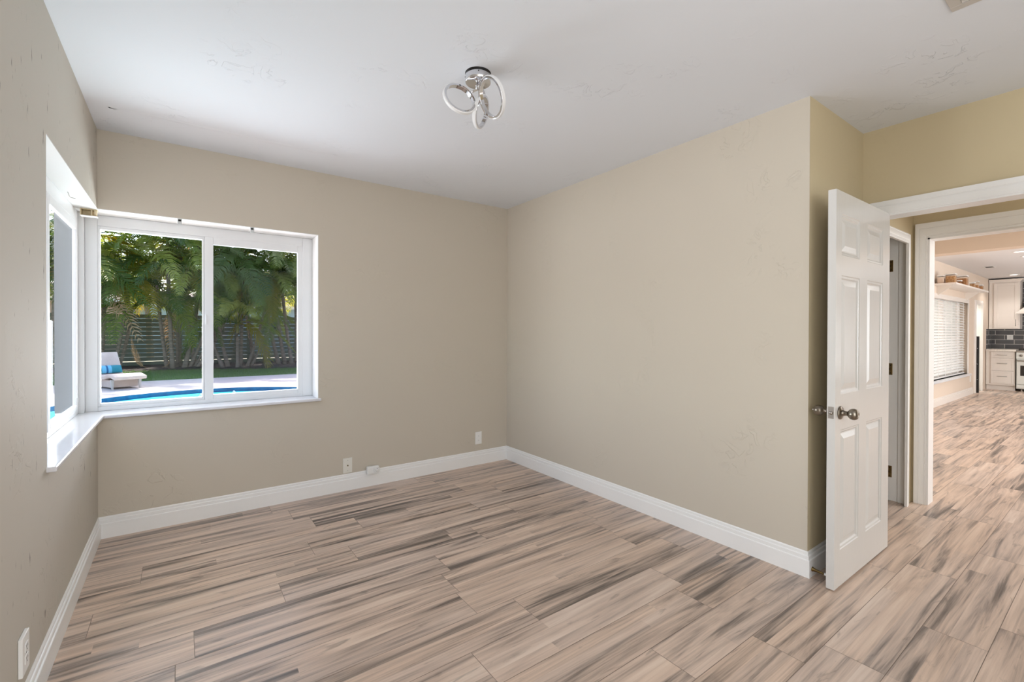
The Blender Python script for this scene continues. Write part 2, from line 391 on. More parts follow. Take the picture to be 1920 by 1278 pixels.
# baseboards --------------------------------------------------------
BP = [(0, 0), (.016, 0), (.016, .090), (.0145, .0925), (.0100, .0935), (.0112, .1120), (.0090, .1150), (.0052, .1160), (.0060, .1290), (.002, BB), (0, BB)]
def baseboard(name, p, q, nrm, m0=0, m1=0, m=M_TRIM, sc=1.0):
    """p->q along the wall foot, nrm into the room; m0/m1: +1 outside-corner mitre, -1 inside"""
    p, q, nrm = Vector(p), Vector(q), Vector(nrm); d = (q-p).normalized()
    mb = MB()
    mb.prism([(a*sc, z*sc) for a, z in BP], lambda a, z: p+nrm*a-d*a*m0+Vector((0, 0, z)), lambda a, z: q+nrm*a+d*a*m1+Vector((0, 0, z)))
    return struct(mb.build(name, m))
baseboard('baseboard_back', (XL, D, 0), (RX, D, 0), (0, -1, 0), -1, -1)
baseboard('baseboard_left', (XL, YF, 0), (XL, D, 0), (1, 0, 0), 0, -1)
baseboard('baseboard_right', (RX, YO, 0), (RX, D, 0), (-1, 0, 0), 1, -1)
baseboard('baseboard_niche', (RX, YO, 0), (XN-.02, YO, 0), (0, -1, 0), 1, 0)
baseboard('baseboard_kitchen', (HX1+.13, KY, 0), (KD0-.09, KY, 0), (0, -1, 0), 0, 0, M_CAB, 1.05)
baseboard('baseboard_door', (XN, YF, 0), (XN, DY0-.11, 0), (-1, 0, 0))
baseboard('baseboard_front', (XL, YF, 0), (XN, YF, 0), (0, 1, 0))

# casings: stepped moulding swept round an opening -------------------
def casing(name, pts, normal, width, m=M_TRIM, thick=.018, head=None):
    """pts: polyline along the inner edge of the opening; width grows to its left when seen against normal"""
    nv = Vector(normal); P = [Vector(p) for p in pts]
    prof = [(0, 0), (0, .55), (.07, .62), (.13, .5), (.18, .72), (.45, .86), (.60, .86), (.66, .72), (.70, .9), (.86, 1), (1, 1), (1, 0)]
    mb = MB(); rings = []
    for i, p in enumerate(P):
        d0 = (P[i]-P[i-1]).normalized() if i > 0 else (P[1]-P[0]).normalized()
        d1 = (P[i+1]-P[i]).normalized() if i < len(P)-1 else d0
        o0, o1 = nv.cross(d0), nv.cross(d1)
        w0, w1 = [(width if abs(d.z) > .5 else (head or width)) for d in (d0, d1)]
        o_ = o0*w0 if (o0-o1).length < .01 else o0*w0+o1*w1
        rings.append([p+o_*a+nv*(t*thick) for a, t in prof])
    mb.frames(rings, smooth=False)
    return struct(mb.build(name, m))
casing('trim_1', [(XN, DY0+.012, 0), (XN, DY0+.012, DH-.018), (XN, DY1-.018, DH-.018), (XN, DY1-.018, 0)][::-1], (-1, 0, 0), .084, head=.092)
casing('trim_2', [(HX1, KO0, 0), (HX1, KO0, KOH), (HX1, KO1, KOH), (HX1, KO1, 0)][::-1], (-1, 0, 0), .070, thick=.022, head=.112)
casing('trim_3', [(CX0, YO, 0), (CX0, YO, 2.055), (CX1, YO, 2.055), (CX1, YO, 0)][::-1], (0, -1, 0), .075, thick=.017)
# jambs
b = MB(); b.box((XN, DY1-.018, 0), (HX0, DY1, DH)); b.box((XN, DY0, 0), (HX0, DY0+.018, DH)); b.box((XN, DY0, DH-.018), (HX0, DY1, DH)); struct(b.build('trim_4', M_TRIM))
b = MB(); b.box((HX1-.004, KO1-.012, 0), (HX1+.135, KO1, KOH)); b.box((HX1-.004, KO0, 0), (HX1+.135, KO0+.012, KOH)); b.box((HX1-.004, KO0, KOH-.012), (HX1+.135, KO1, KOH)); struct(b.build('trim_5', M_TRIM))
jm = MB(); jm.box((CX1-.004, YO-.004, 0), (CX1+.02, YO+.135, 2.055)); jm.box((CX0-.02, YO-.004, 0), (CX0+.004, YO+.135, 2.055)); jm.box((CX0, YO-.004, 2.045), (CX1, YO+.135, 2.06))
jm.box((CX1-.016, YO+.01, 0), (CX1-.004, YO+.055, 2.045))
jamb = struct(jm.build('trim_6', M_TRIM))
for z in (1.83, 1.026, .226):
    h = MB(); h.box((CX1-.0065, YO+.094, z-.045), (CX1-.004, YO+.134, z+.045))
    hg = h.build('hinge', M_BRASS, jamb, .002)
    for dz in (-.03, 0, .03):
        s_ = MB(); s_.lathe([(.0035, 0), (.0035, .001)], (CX1-.0065, YO+.107+.006*(dz == 0), z+dz), (-1, 0, 0), 10); s_.build('screw', M_DARK, hg)
# kitchen back door casing
casing('trim_7', [(KD0, KY, 0), (KD0, KY, KDH), (KD1, KY, KDH), (KD1, KY, 0)][::-1], (0, -1, 0), .095, M_CAB, .03)

# ------------------------------------------------------------------ windows of the room
FY, FX = 4.045, -.532                       # inner faces of the frames
b = MB()
b.box((OX, WY0, WZ1-.004), (XL, OY, WZ1)); b.box((XL, D+.0005, WZ1-.004), (WX1, OY, WZ1))       # soffit
b.box((WX1-.004, D+.0005, WZ0), (WX1, OY, WZ1-.004)); b.box((OX, WY0, WZ0), (XL-.0005, WY0+.004, WZ1-.004))
struct(b.build('trim_8', mat('soffit paint', (226, 225, 222), .6, spec=.2, bump=(30, .06, (1, 1, 1)))))
b = MB(); b.box((-.640, FY-.045, .776), (-.506, FY+.075, WZ1-.004)); struct(b.build('trim_9', M_VINYL, None, .004))
# L-shaped sill with a rounded nose
b = MB(); zt, zb = .778, .7565
pl = [(-.60, WY0-.012), (-.394, WY0-.012), (-.394, D-.026), (WX1+.018, D-.026), (WX1+.018, D), (WX1-.004, D), (WX1-.004, FY+.03), (-.60, FY+.03)]
top = [b.b.verts.new((x, y, zt)) for x, y in pl]; bot = [b.b.verts.new((x, y, zb)) for x, y in pl]
b._f(top); b._f(bot[::-1])
for i in range(len(pl)): b._f([top[i], bot[i], bot[(i+1) % len(pl)], top[(i+1) % len(pl)]])
struct(b.build('trim_10', M_SILL, None, .006, segs=3))

def ring(mb, ax, u0, u1, z0, z1, w, d0, d1):
    """rectangular frame; ax 'y' = in plane y const (u is x), ax 'x' = plane x const (u is y); w widths l,r,b,t"""
    l, r, bt, tp = w
    def bx(a0, a1, c0, c1):
        if ax == 'y': mb.box((a0, d0, c0), (a1, d1, c1))
        else: mb.box((d0, a0, c0), (d1, a1, c1))
    bx(u0, u0+l, z0, z1); bx(u1-r, u1, z0, z1); bx(u0+l, u1-r, z0, z0+bt); bx(u0+l, u1-r, z1-tp, z1)
win = empty('window_1', (.19, FY, .778), 'white sliding window in back wall overlooking palms and pool', 'window', None, 'structure')
b = MB(); ring(b, 'y', -.506, WX1-.004, .778, WZ1-.004, (.062, .074, .028, .07), FY, FY+.075)
b.box((.138, FY+.012, .80), (.196, FY+.07, 2.01))
part(b, 'frame', M_VINYL, win, .003)
b = MB(); ring(b, 'y', -.444, .140, .806, 2.002, (.012, .012, .020, .022), FY+.006, FY+.05); part(b, 'glazing_bead', M_VINYL, win, .002)
b = MB(); ring(b, 'y', .142, .815, .800, 2.006, (.054, .043, .038, .056), FY+.002, FY+.034); sash = part(b, 'sash', M_VINYL, win, .003)
b = MB(); b.box((.146, FY-.006, 1.36), (.156, FY+.004, 1.43)); part(b, 'sash_pull', M_VINYL, sash, .002)
part(box((-.436, FY+.028, .822), (.130, FY+.032, 1.984)), 'pane', M_GLASS, win)
part(box((.192, FY+.016, .834), (.775, FY+.020, 1.953)), 'pane', M_GLASS, win)
b = MB(); b.quad((.165, FY+.072, .81), (.835, FY+.072, .81), (.835, FY+.072, 2.0), (.165, FY+.072, 2.0)); part(b, 'insect_screen', M_SCREEN, win)
win2 = empty('window_2', (FX, 3.25, .778), 'white window in left wall meeting the back window at the corner', 'window', None, 'structure')
b = MB(); ring(b, 'x', WY0+.004, FY-.045, .778, WZ1-.004, (.05, .032, .030, .08), FX-.018, FX)
part(b, 'frame', M_VINYL, win2, .003)
b = MB(); ring(b, 'x', 3.16, FY-.075, .808, 1.992, (.05, .045, .036, .048), FX-.017, FX+.002); sash2 = part(b, 'sash', M_VINYL, win2, .003)
b = MB(); ring(b, 'x', WY0+.054, 3.20, .808, 1.992, (.03, .04, .035, .045), FX-.064, FX-.034); part(b, 'sash', M_VINYL, win2, .003)
b = MB(); b.box((FX-.003, FY-.108, .835), (FX+.006, FY-.090, .885)); part(b, 'latch', M_VINYL, sash2, .002)
part(box((-.6415, FY-.0465, .79), (FX-.024, FY+.07, WZ1-.006)), 'mullion', mat('shade grey post face', (128, 131, 132), .5, spec=.3, bump=(30, .03, (1, 1, 1))), win2)  # grey cover added over the white post; its shade put into the colour
part(box((FX-.016, 3.208, .842), (FX-.012, FY-.118, 1.946)), 'pane', M_GLASS, win2)
part(box((FX-.051, WY0+.082, .841), (FX-.047, 3.162, 1.949)), 'pane', M_GLASS, win2)

# small things left on the soffit
for x, lb in ((-.005, 'small clear curtain clip above the left window pane'), (.427, 'small clear curtain clip above the right window pane')):
    c0 = empty('curtain_clip', (x, D+.022, WZ1-.004), lb, 'clip', 'clear clips above the back window')
    part(box((x-.013, D+.006, WZ1-.026), (x+.013, D+.040, WZ1-.004)), 'clip_body', M_CLEAR, c0, .003)
    part(box((x-.012, D+.004, WZ1-.044), (x+.012, D+.010, WZ1-.02)), 'clip_tab', M_CLEAR, c0, .002)
    part(box((x-.008, D+.0045, WZ1-.020), (x+.008, D+.0062, WZ1-.008)), 'clip_slot', M_DARK, c0)
br = empty('blind_bracket', (-.46, D+.045, WZ1-.004), 'tan plastic blind bracket under the soffit at the window corner', 'bracket')
b = MB(); b.box((-.505, D+.02, WZ1-.010), (-.425, D+.07, WZ1-.004)); b.box((-.505, D+.02, WZ1-.046), (-.499, D+.07, WZ1-.010)); b.box((-.455, D+.022, WZ1-.044), (-.449, D+.07, WZ1-.010)); b.box((-.505, D+.064, WZ1-.046), (-.43, D+.07, WZ1-.010)); b.box((-.44, D+.022, WZ1-.036), (-.428, D+.05, WZ1-.010))
part(b, 'bracket_body', M_TAN, br, .0015)
part(box((-.505, D+.018, WZ1-.050), (-.425, D+.066, WZ1-.0462)), 'bracket_cover', M_WHITEP, br, .001)
b = MB(); b.tube([(-.503, 3.47, WZ1-.004), (-.500, 3.474, WZ1-.010), (-.497, 3.476, WZ1-.024), (-.490, 3.478, WZ1-.032), (-.472, 3.481, WZ1-.033)], .0016, 6)
tag(b.build('wire_hook', M_STEEL), 'thin bent wire hook under the left window soffit', 'hook')

# ------------------------------------------------------------------ bedroom door
def panel_face(mb, xs, zs, panels, y, s):
    """flat face at y with six moulded panels; s = direction into the slab (+1/-1 along y)"""
    for i in range(len(xs)-1):
        for j in range(len(zs)-1):
            if (i, j) in panels:
                x0, x1, z0, z1 = xs[i], xs[i+1], zs[j], zs[j+1]
                lv = [(0, 0), (.004, .0035), (.013, .0045), (.020, .0100), (.026, .0100), (.052, .0030)]
                rg = [[Vector((x0+a, y+s*d, z0+a)), Vector((x1-a, y+s*d, z0+a)), Vector((x1-a, y+s*d, z1-a)), Vector((x0+a, y+s*d, z1-a))] for a, d in lv]
                mb.frames(rg, cap=False, smooth=False)
                mb.quad(*rg[-1])
            else:
                mb.quad((xs[i], y, zs[j]), (xs[i+1], y, zs[j]), (xs[i+1], y, zs[j+1]), (xs[i], y, zs[j+1]))
DX0, DX1, DF, DB, DZ0, DZ1 = 2.663, 3.486, .9065, .9425, .010, 2.031
door = empty('door_1', (DX1, (DF+DB)/2, 0), 'white six panel door standing open into the room', 'door', None, 'structure')
xs = [DX0, 2.735, 2.992, 3.105, 3.364, DX1]; zs = [DZ0, .195, .812, .993, 1.603, 1.706, 1.917, DZ1]
pn = {(i, j) for i in (1, 3) for j in (1, 3, 5)}
b = MB(); panel_face(b, xs, zs, pn, DF, 1); panel_face(b, xs, zs, pn, DB, -1)
b.quad((DX0, DF, DZ0), (DX0, DB, DZ0), (DX0, DB, DZ1), (DX0, DF, DZ1)); b.quad((DX1, DF, DZ0), (DX1, DB, DZ0), (DX1, DB, DZ1), (DX1, DF, DZ1))
b.quad((DX0, DF, DZ1), (DX1, DF, DZ1), (DX1, DB, DZ1), (DX0, DB, DZ1)); b.quad((DX0, DF, DZ0), (DX1, DF, DZ0), (DX1, DB, DZ0), (DX0, DB, DZ0))
bmesh.ops.remove_doubles(b.b, verts=b.b.verts, dist=1e-5)
part(b, 'door_leaf', M_DOOR, door)
KXX, KZ = 2.724, .901
kp = [(.0, .0), (.033, .0), (.034, .004), (.031, .008), (.020, .011), (.0145, .015), (.0125, .026), (.0115, .034), (.015, .037), (.021, .041), (.0262, .048), (.0285, .057), (.0278, .066), (.0235, .074), (.016, .079), (.010, .0805), (.009, .0795), (0, .0795)]
for y, s in ((DF, -1), (DB, 1)):
    b = MB(); b.lathe(kp, (KXX, y, KZ), (0, s, 0), 32); kn = part(b, 'door_knob', M_NICKEL, door)
    if s > 0:
        b = MB(); b.lathe([(0, 0), (.003, 0), (.003, .008), (.0015, .010), (0, .010)], (KXX, y+.0795, KZ), (0, 1, 0), 10); part(b, 'lock_button', M_CHROME, kn)
lp = part(box((DX0-.0015, DF+.0055, KZ-.026), (DX0+.001, DB-.0055, KZ+.034)), 'latch_plate', M_STEEL, door, .0008)
b = MB(); b.lathe([(.0, 0), (.0085, 0), (.0085, .004), (.006, .009), (0, .009)], (DX0-.001, (DF+DB)/2, KZ+.003), (-1, 0, 0), 16); part(b, 'latch_bolt', M_STEEL, lp)
for z in (1.80, 1.02, .24):
    b = MB(); b.tube([(DX1+.004, DB+.006, z-.045), (DX1+.004, DB+.006, z+.045)], .006, 10); part(b, 'hinge', M_BRASS, door)

st = empty('door_stop', (2.742, YO-.017, .042), 'brass spring door stop on the baseboard behind the open door', 'door stop')
b = MB(); b.lathe([(0, 0), (.0125, 0), (.0125, .003), (.0095, .008), (.0075, .02), (.006, .04), (.0052, .058), (0, .058)], (2.742, YO-.016, .042), (0, -1, -.05), 16); part(b, 'spring', M_BRASS, st)
b = MB(); b.lathe([(0, 0), (.0065, 0), (.0065, .010), (.005, .013), (0, .013)], (2.742, YO-.074, .039), (0, -1, -.05), 14); part(b, 'rubber_tip', M_WHITEP, st)

# ------------------------------------------------------------------ outlets and plates
def plate(name, lb, o, nrm, w, h, t, kind, m=M_PLATE, grp=None):
    """o: centre on the wall surface"""
    o = Vector(o); nv = Vector(nrm); r_ = Vector((0, 0, 1)).cross(nv); up = Vector((0, 0, 1))
    e = empty(name, o, lb, 'wall plate' if kind != 'duplex' else 'outlet', grp)
    def bb(c, sx, sz, t0, t1, nm, mm, par, bev):
        c = Vector(c); a = o+r_*(c.x-sx/2)+up*(c.y-sz/2)+nv*t0; d = o+r_*(c.x+sx/2)+up*(c.y+sz/2)+nv*t1
        return part(MB().box(a, d), nm, mm, par, bev)
    bb((0, 0), w, h, 0.0005, t, 'cover_plate', m, e, .002)
    if kind == 'duplex':
        for s in (1, -1):
            rc = bb((0, s*.0195), .033, .028, t-.001, t+.002, 'receptacle', m, e, .004)
            for k in (-1, 1): bb((k*.0065, s*.0195+.003), .0022, .008, t+.0012, t+.0024, 'slot', M_DARK, rc, 0)
            bb((0, s*.0195-.008), .004, .004, t+.0012, t+.0024, 'slot', M_DARK, rc, 0)
        bb((0, 0), .005, .005, t, t+.001, 'screw', M_STEEL, e, .001)
    elif kind == 'coax':
        b = MB(); b.lathe([(0, 0), (.0055, 0), (.0055, .006), (.004, .006), (.004, .011), (0, .011)], o+nv*t, nv, 12); part(b, 'coax_socket', M_BRASS, e)
        for s in (1, -1): bb((0, s*.042), .005, .005, t, t+.001, 'screw', M_STEEL, e, .001)
    elif kind == 'two':
        for s in (1, -1):
            bb((0, s*.021), .034, .029, t-.001, t+.002, 'receptacle', m, e, .004)
            bb((0, s*.021-.002), .005, .005, t+.0015, t+.0026, 'slot', M_DARK, e, .001)
    return e
plate('outlet', 'ivory duplex outlet low on back wall near the right corner', (2.380, D, .262), (0, -1, 0), .074, .122, .006, 'two', M_WHITEP)
plate('cable_plate', 'ivory coax cable plate on back wall beside the white sensor box', (1.1135, D, .204), (0, -1, 0), .074, .122, .006, 'coax', M_PLATE)
plate('outlet', 'white outlet on the left wall above its baseboard', (XL, 2.14, .257), (1, 0, 0), .080, .125, .012, 'duplex', M_WHITEP)
sb = empty('leak_sensor', (1.31, D-.016, .11), 'small white box with round dial perched on the back baseboard', 'sensor')
part(box((1.262, D-.052, .110), (1.362, D-.0165, .172)), 'case', M_WHITEP, sb, .006, segs=3)
b = MB(); b.lathe([(0, 0), (.0265, 0), (.0265, .006), (.022, .008), (.021, .0055), (.018, .0055), (.017, .009), (0, .010)], (1.342, D-.051, .141), (0, -1, 0), 28); dl = part(b, 'dial', M_WHITEP, sb)
part(box((1.340, D-.0625, .150), (1.344, D-.060, .156)), 'mark', M_DARK, dl)

# ------------------------------------------------------------------ ceiling light with three chrome loops
LX, LY = 1.181, 1.919
cl = empty('ceiling_light', (LX, LY, H), 'chrome flush ceiling light with three curled ring loops', 'ceiling light')
b = MB(); b.lathe([(0, 0), (.0625, 0), (.0625, -.043), (.060, -.045), (0, -.045)], (LX, LY, H-.0005), (0, 0, 1), 48); can = part(b, 'canopy', M_CHROME, cl)
b = MB(); b.lathe([(0, 0), (.0636, 0), (.0636, -.0022), (0, -.0022)], (LX, LY, H), (0, 0, 1), 48); part(b, 'gasket', M_DARK, can)
for a in (2.6, 4.2, 5.2):
    b = MB(); b.lathe([(0, 0), (.0025, 0), (.0025, .002), (0, .002)], (LX+.0622*math.cos(a), LY+.0622*math.sin(a), H-.018), (math.cos(a), math.sin(a), 0), 8); part(b, 'screw', M_DARK, can)
b = MB(); b.lathe([(0, 0), (.009, 0), (.009, -.012), (.013, -.016), (.013, -.030), (0, -.032)], (LX, LY, H-.045), (0, 0, 1), 20); part(b, 'hub', M_CHROME, cl)
def loop(c0, ex, ey, R, joint, name_hub):
    """flat ribbon ring about c0 in the plane (ex, ey), led strip along its outside, arm curling down from the hub"""
    c0, ex, ey = Vector(c0), Vector(ex).normalized(), Vector(ey)
    ey = (ey-ex*ey.dot(ex)).normalized(); nz = ex.cross(ey).normalized()
    N = 64; ch, ld = [], []
    for i in range(N):
        a = 2*PI*i/N; e_ = ex*math.cos(a)+ey*math.sin(a); w = .0105
        ch.append([c0+e_*(R-.007)-nz*w, c0+e_*(R-.007)+nz*w, c0+e_*(R+.003)+nz*w, c0+e_*(R+.003)-nz*w])
        ld.append([c0+e_*(R+.003)-nz*(w-.0008), c0+e_*(R+.003)+nz*(w-.0008), c0+e_*(R+.007)+nz*(w-.004), c0+e_*(R+.007)-nz*(w-.004)])
    b = MB(); b.frames(ch, loop=True, cap=False, smooth=False)
    hub = Vector(name_hub); jt = Vector(joint)-c0
    a1 = math.atan2(jt.dot(ey), jt.dot(ex)); arm = []
    for i in range(17):
        s = i/16; a = a1+(s-.45)*1.1*(1 if s > .45 else 0)
        onr = c0+(ex*math.cos(a)+ey*math.sin(a))*(R-.004); k = min(1, s/.45); k = k*k*(3-2*k)
        p = hub.lerp(onr, k); e_ = (p-c0).normalized(); w = .0095
        arm.append([p-nz*w-e_*.003, p+nz*w-e_*.003, p+nz*w+e_*.003, p-nz*w+e_*.003])
    b.frames(arm, smooth=False)
    rg = part(b, 'ring', M_CHROME, cl, .001)
    b = MB(); b.frames(ld, loop=True, cap=False, smooth=False); part(b, 'light_strip', M_LED, rg)
HUB = (1.198, 1.914, 2.505)
QR = Vector((.81, -.587, .0)); QF = Vector((1.17, 1.9, 1.12)).normalized(); QU = QR.cross(QF).normalized()
loop((1.088, 1.937, 2.429), QR*.80-QU*.60, (QR*.60+QU*.80)*.62+QF*.78, .077, (1.111, 1.92, 2.458), HUB)
loop((1.197, 1.821, 2.421), QR*.20-QU*.98, (QR*.98+QU*.20)*.60-QF*.80, .088, (1.141, 1.861, 2.425), HUB)
loop((1.224, 1.962, 2.416), QR*.19+QU*.98, (QR*.98-QU*.19)*.40+QF*.92, .074, (1.24, 1.95, 2.46), HUB)

# ceiling vent at the top edge of the view
v = empty('ceiling_vent', (2.27, .32, H), 'pale grey ceiling air vent near the doorway', 'vent')
vg = mat('vent paint', (196, 190, 182), .45, bump=(40, .03, (1, 1, 1)))
b = MB(); VX0, VX1, VY0, VY1 = 2.10, 2.452, .10, .448
for q in (((VX0, VY0), (VX0+.035, VY1)), ((VX1-.035, VY0), (VX1, VY1)), ((VX0+.035, VY0), (VX1-.035, VY0+.035)), ((VX0+.035, VY1-.035), (VX1-.035, VY1))):
    b.box((q[0][0], q[0][1], H-.007), (q[1][0], q[1][1], H))
part(b, 'vent_frame', vg, v, .002)
part(box((VX0+.035, VY0+.035, H-.002), (VX1-.035, VY1-.035, H-.0005)), 'backing', M_DARK, v)
b = MB()
for i in range(10):
    x = VX0+.05+i*.027
    b.frames([[Vector((x, y, H-.003)), Vector((x+.012, y, H-.010)), Vector((x+.0135, y, H-.009)), Vector((x+.0015, y, H-.002))] for y in (VY0+.036, VY1-.036)], smooth=False)
part(b, 'louvre', vg, v)
# ------------------------------------------------------------------ kitchen seen through the hall
w3 = empty('window_3', ((KW0+KW1)/2, KY+.16, KWZ0), 'wide kitchen window behind white blinds', 'window', None, 'structure')
b = MB(); ring(b, 'y', KW0, KW1, KWZ0, KWZ1, (.06, .06, .10, .06), KY+.13, KY+.19); b.box((11.93, KY+.13, KWZ0+.1), (12.05, KY+.19, KWZ1-.05)); part(b, 'frame', M_CAB, w3, .003)
for x0, x1 in ((KW0+.06, 11.93), (12.05, KW1-.06)): part(box((x0, KY+.155, KWZ0+.12), (x1, KY+.159, KWZ1-.06)), 'pane', M_GLASS, w3)
b = MB(); b.box((KW0-.03, KY-.05, KWZ0-.045), (KW1+.03, KY+.19, KWZ0)); struct(b.build('trim_11', M_SILL, None, .006))
casing('trim_12', [(KW0, KY, KWZ0), (KW0, KY, KWZ1), (KW1, KY, KWZ1), (KW1, KY, KWZ0)][::-1], (0, -1, 0), .085, M_CAB)
M_BLIND = mat('white blind slats', (244, 243, 240), .45, bump=(50, .02, (.1, 1, 1)))
for x0, x1, lb in ((KW0+.02, 11.97, 'white slatted blind over the nearer half of the kitchen window'), (12.0, KW1-.02, 'white slatted blind over the farther half of the kitchen window')):
    e = empty('window_blind', ((x0+x1)/2, KY+.07, KWZ1), lb, 'blind', 'white blinds of the kitchen window')
    part(box((x0, KY+.04, KWZ1-.06), (x1, KY+.10, KWZ1-.003)), 'head_rail', M_BLIND, e, .004)
    b = MB(); z = KWZ1-.09; k = 0
    while z > .50:
        tl = math.radians(34)
        c_, s_ = .025*math.cos(tl), .025*math.sin(tl)
        b.frames([[Vector((x, KY+.07-c_, z-s_)), Vector((x, KY+.07+c_, z+s_)), Vector((x, KY+.07+c_-.001, z+s_+.003)), Vector((x, KY+.07-c_-.001, z-s_+.003))] for x in (x0, x1)], smooth=False)
        z -= .053
    part(b, 'slats', M_BLIND, e)
    part(box((x0, KY+.045, .463), (x1, KY+.095, .484)), 'bottom_rail', M_BLIND, e, .004)
    b = MB()
    for f in (.15, .5, .85): b.box((x0+(x1-x0)*f-.012, KY+.038, .475), (x0+(x1-x0)*f+.012, KY+.042, KWZ1-.06))
    part(b, 'ladder_tape', M_BLIND, e)
M_PASS = mat('white passage paint', (238, 240, 236), .7, bump=(30, .03, (1, 1, 1)))
b = MB(); b.box((13.4, 3.5, 0), (16.1, 3.6, HK)); b.box((13.4, KY+.2, 0), (13.5, 3.5, HK)); b.box((16.0, KY+.2, 0), (16.1, 3.5, HK)); struct(b.build('wall_passage', M_PASS))
struct(box((13.4, KY+.2, -.1), (16.1, 3.6, -.0005)).build('floor_passage', M_PASS))
struct(box((13.5, KY+.2001, 0), (KD0-.012, KY+.215, HK)).build('wall_passage_near', M_PASS)); struct(box((KD1+.012, KY+.2001, 0), (16.0, KY+.215, HK)).build('wall_passage_far', M_PASS))
b = MB(); b.box((KD0+.0005, KY-.001, 0), (KD0+.012, KY+.2, KDH)); b.box((KD1-.012, KY-.001, 0), (KD1-.0005, KY+.2, KDH)); b.box((KD0, KY-.001, KDH-.012), (KD1, KY+.2, KDH-.0005)); struct(b.build('trim_13', M_CAB))
e = empty('gate_post', (14.12, 2.12, 0), 'tall narrow black post with silver screws in the kitchen doorway', 'gate post')
part(box((14.09, 2.10, 0), (14.14, 2.147, 1.235)), 'post', M_BLACK, e, .008, segs=3)
for z in (.29, .63, .97):
    b = MB(); b.lathe([(0, 0), (.006, 0), (.005, .004), (0, .005)], (14.09, 2.123, z), (-1, 0, 0), 12); part(b, 'screw', M_CHROME, e)
plate('outlet', 'small white outlet low on the kitchen wall beside the back door casing', (13.62, KY, .33), (0, -1, 0), .075, .12, .006, 'duplex', M_WHITEP)
# shelf with storage tubs
e = empty('wall_shelf', (12.0, KY, 2.137), 'long white shelf high on the kitchen wall above the window', 'shelf')
part(box((10.62, KY-.30, 2.137), (13.40, KY-.001, 2.167)), 'board', M_CAB, e, .003)
for x in (10.9, 13.1): part(MB().prism([(0, 0), (.20, 0), (.20, -.012), (.015, -.16), (0, -.16)], lambda a, z, x=x: (x-.012, KY-.001-a, 2.137+z), lambda a, z, x=x: (x+.012, KY-.001-a, 2.137+z)), 'bracket', M_CAB, e)
M_PAS = mat('dry pasta', (196, 150, 104), .6, var=(60, (150, 104, 66), .4, .62, (1, 1, 1)), bump=(60, .5, (1, 1, 1)))
M_CER = mat('cereal flakes', (204, 166, 120), .6, var=(45, (168, 124, 82), .4, .62, (1, 1, 1)), bump=(50, .6, (1, 1, 1)))
M_FLR = mat('flour', (232, 214, 200), .7, bump=(40, .2, (1, 1, 1)))
M_TUB = glass_mat('clear tub plastic', (.96, .93, .9), .6)
tubs = [(10.72, 2.04, 2.125, .14, 2.31, M_FLR, .75, 'pale tub at the near end of the shelf beside the wall'),
        (10.78, 1.905, 2.03, .15, 2.335, M_CER, .86, 'largest storage tub on the kitchen shelf full of brown flakes'),
        (11.18, 1.90, 1.97, .10, 2.245, M_PAS, .6, 'short storage tub in front of the tall double tub'),
        (11.42, 1.865, 2.02, .16, 2.345, M_PAS, .8, 'tall wide lidded storage tub in the middle of the shelf'),
        (12.2, 1.885, 1.955, .10, 2.273, M_CER, .88, 'first of the three small tubs at the far end of the shelf'),
        (12.5, 1.88, 1.935, .10, 2.315, M_PAS, .55, 'tallest of the three small tubs at the far end of the shelf'),
        (12.86, 1.875, 1.935, .10, 2.268, M_PAS, .85, 'last small brown tub at the far end of the shelf')]
for x, y0, y1, dx, zt, mm, fill, lb in tubs:
    z0 = 2.167; e = empty('storage_tub', (x+dx/2, (y0+y1)/2, z0), lb, 'container', 'storage tubs on the kitchen shelf')
    h = zt-z0-.018
    part(box((x+.004, y0+.004, z0+.004), (x+dx-.004, y1-.004, z0+.004+(h-.008)*fill)), 'contents', mm, e, .006)
    part(box((x, y0, z0), (x+dx, y1, z0+h)), 'tub', M_TUB, e, .01)
    part(box((x-.004, y0-.004, z0+h), (x+dx+.004, y1+.004, zt)), 'lid', M_WHITEP, e, .005)
# cabinets
def shaker(mb, x, y0, y1, z0, z1, fr=.06, t=.02):
    mb.box((x, y0, z0), (x+t, y0+fr, z1)); mb.box((x, y1-fr, z0), (x+t, y1, z1)); mb.box((x, y0+fr, z0), (x+t, y1-fr, z0+fr)); mb.box((x, y0+fr, z1-fr), (x+t, y1-fr, z1)); mb.box((x+.009, y0+fr, z0+fr), (x+t, y1-fr, z1-fr))
def pull(par, p, q, x):
    b = MB(); b.tube([(x-.028, p[0], p[1]), (x-.028, q[0], q[1])], .006, 10)
    for f in (.12, .88): b.tube([(x-.028, p[0]+(q[0]-p[0])*f, p[1]+(q[1]-p[1])*f), (x, p[0]+(q[0]-p[0])*f, p[1]+(q[1]-p[1])*f)], .005, 8)
    part(b, 'handle', M_STEEL, par)
e = empty('upper_cabinet', (15.7, 1.9, 1.40), 'white upper cabinet with one shaker door above the grey tiles', 'cabinet')
part(box((15.50, 1.655, 1.40), (KX-.002, 2.148, 2.49)), 'body', M_CAB, e, .002)
b = MB(); shaker(b, 15.478, 1.675, 2.070, 1.425, 2.465); dr_ = part(b, 'door', M_CAB, e, .0015); pull(dr_, (1.715, 1.467), (1.715, 1.62), 15.478)
b = MB(); cp = [(0, 0), (.012, 0), (.02, .02), (.05, .055), (.055, .065), (0, .065)]
b.prism(cp, lambda a, z: (15.50-a, 2.148, 2.488+z), lambda a, z: (15.50-a, 1.655-a, 2.488+z)); b.prism(cp, lambda a, z: (15.50-a, 1.655-a, 2.488+z), lambda a, z: (KX-.002, 1.655-a, 2.488+z)); part(b, 'crown', M_CAB, e)
e = empty('base_cabinet', (15.5, 1.9, 0), 'white base cabinet with three drawers beside the range', 'cabinet')
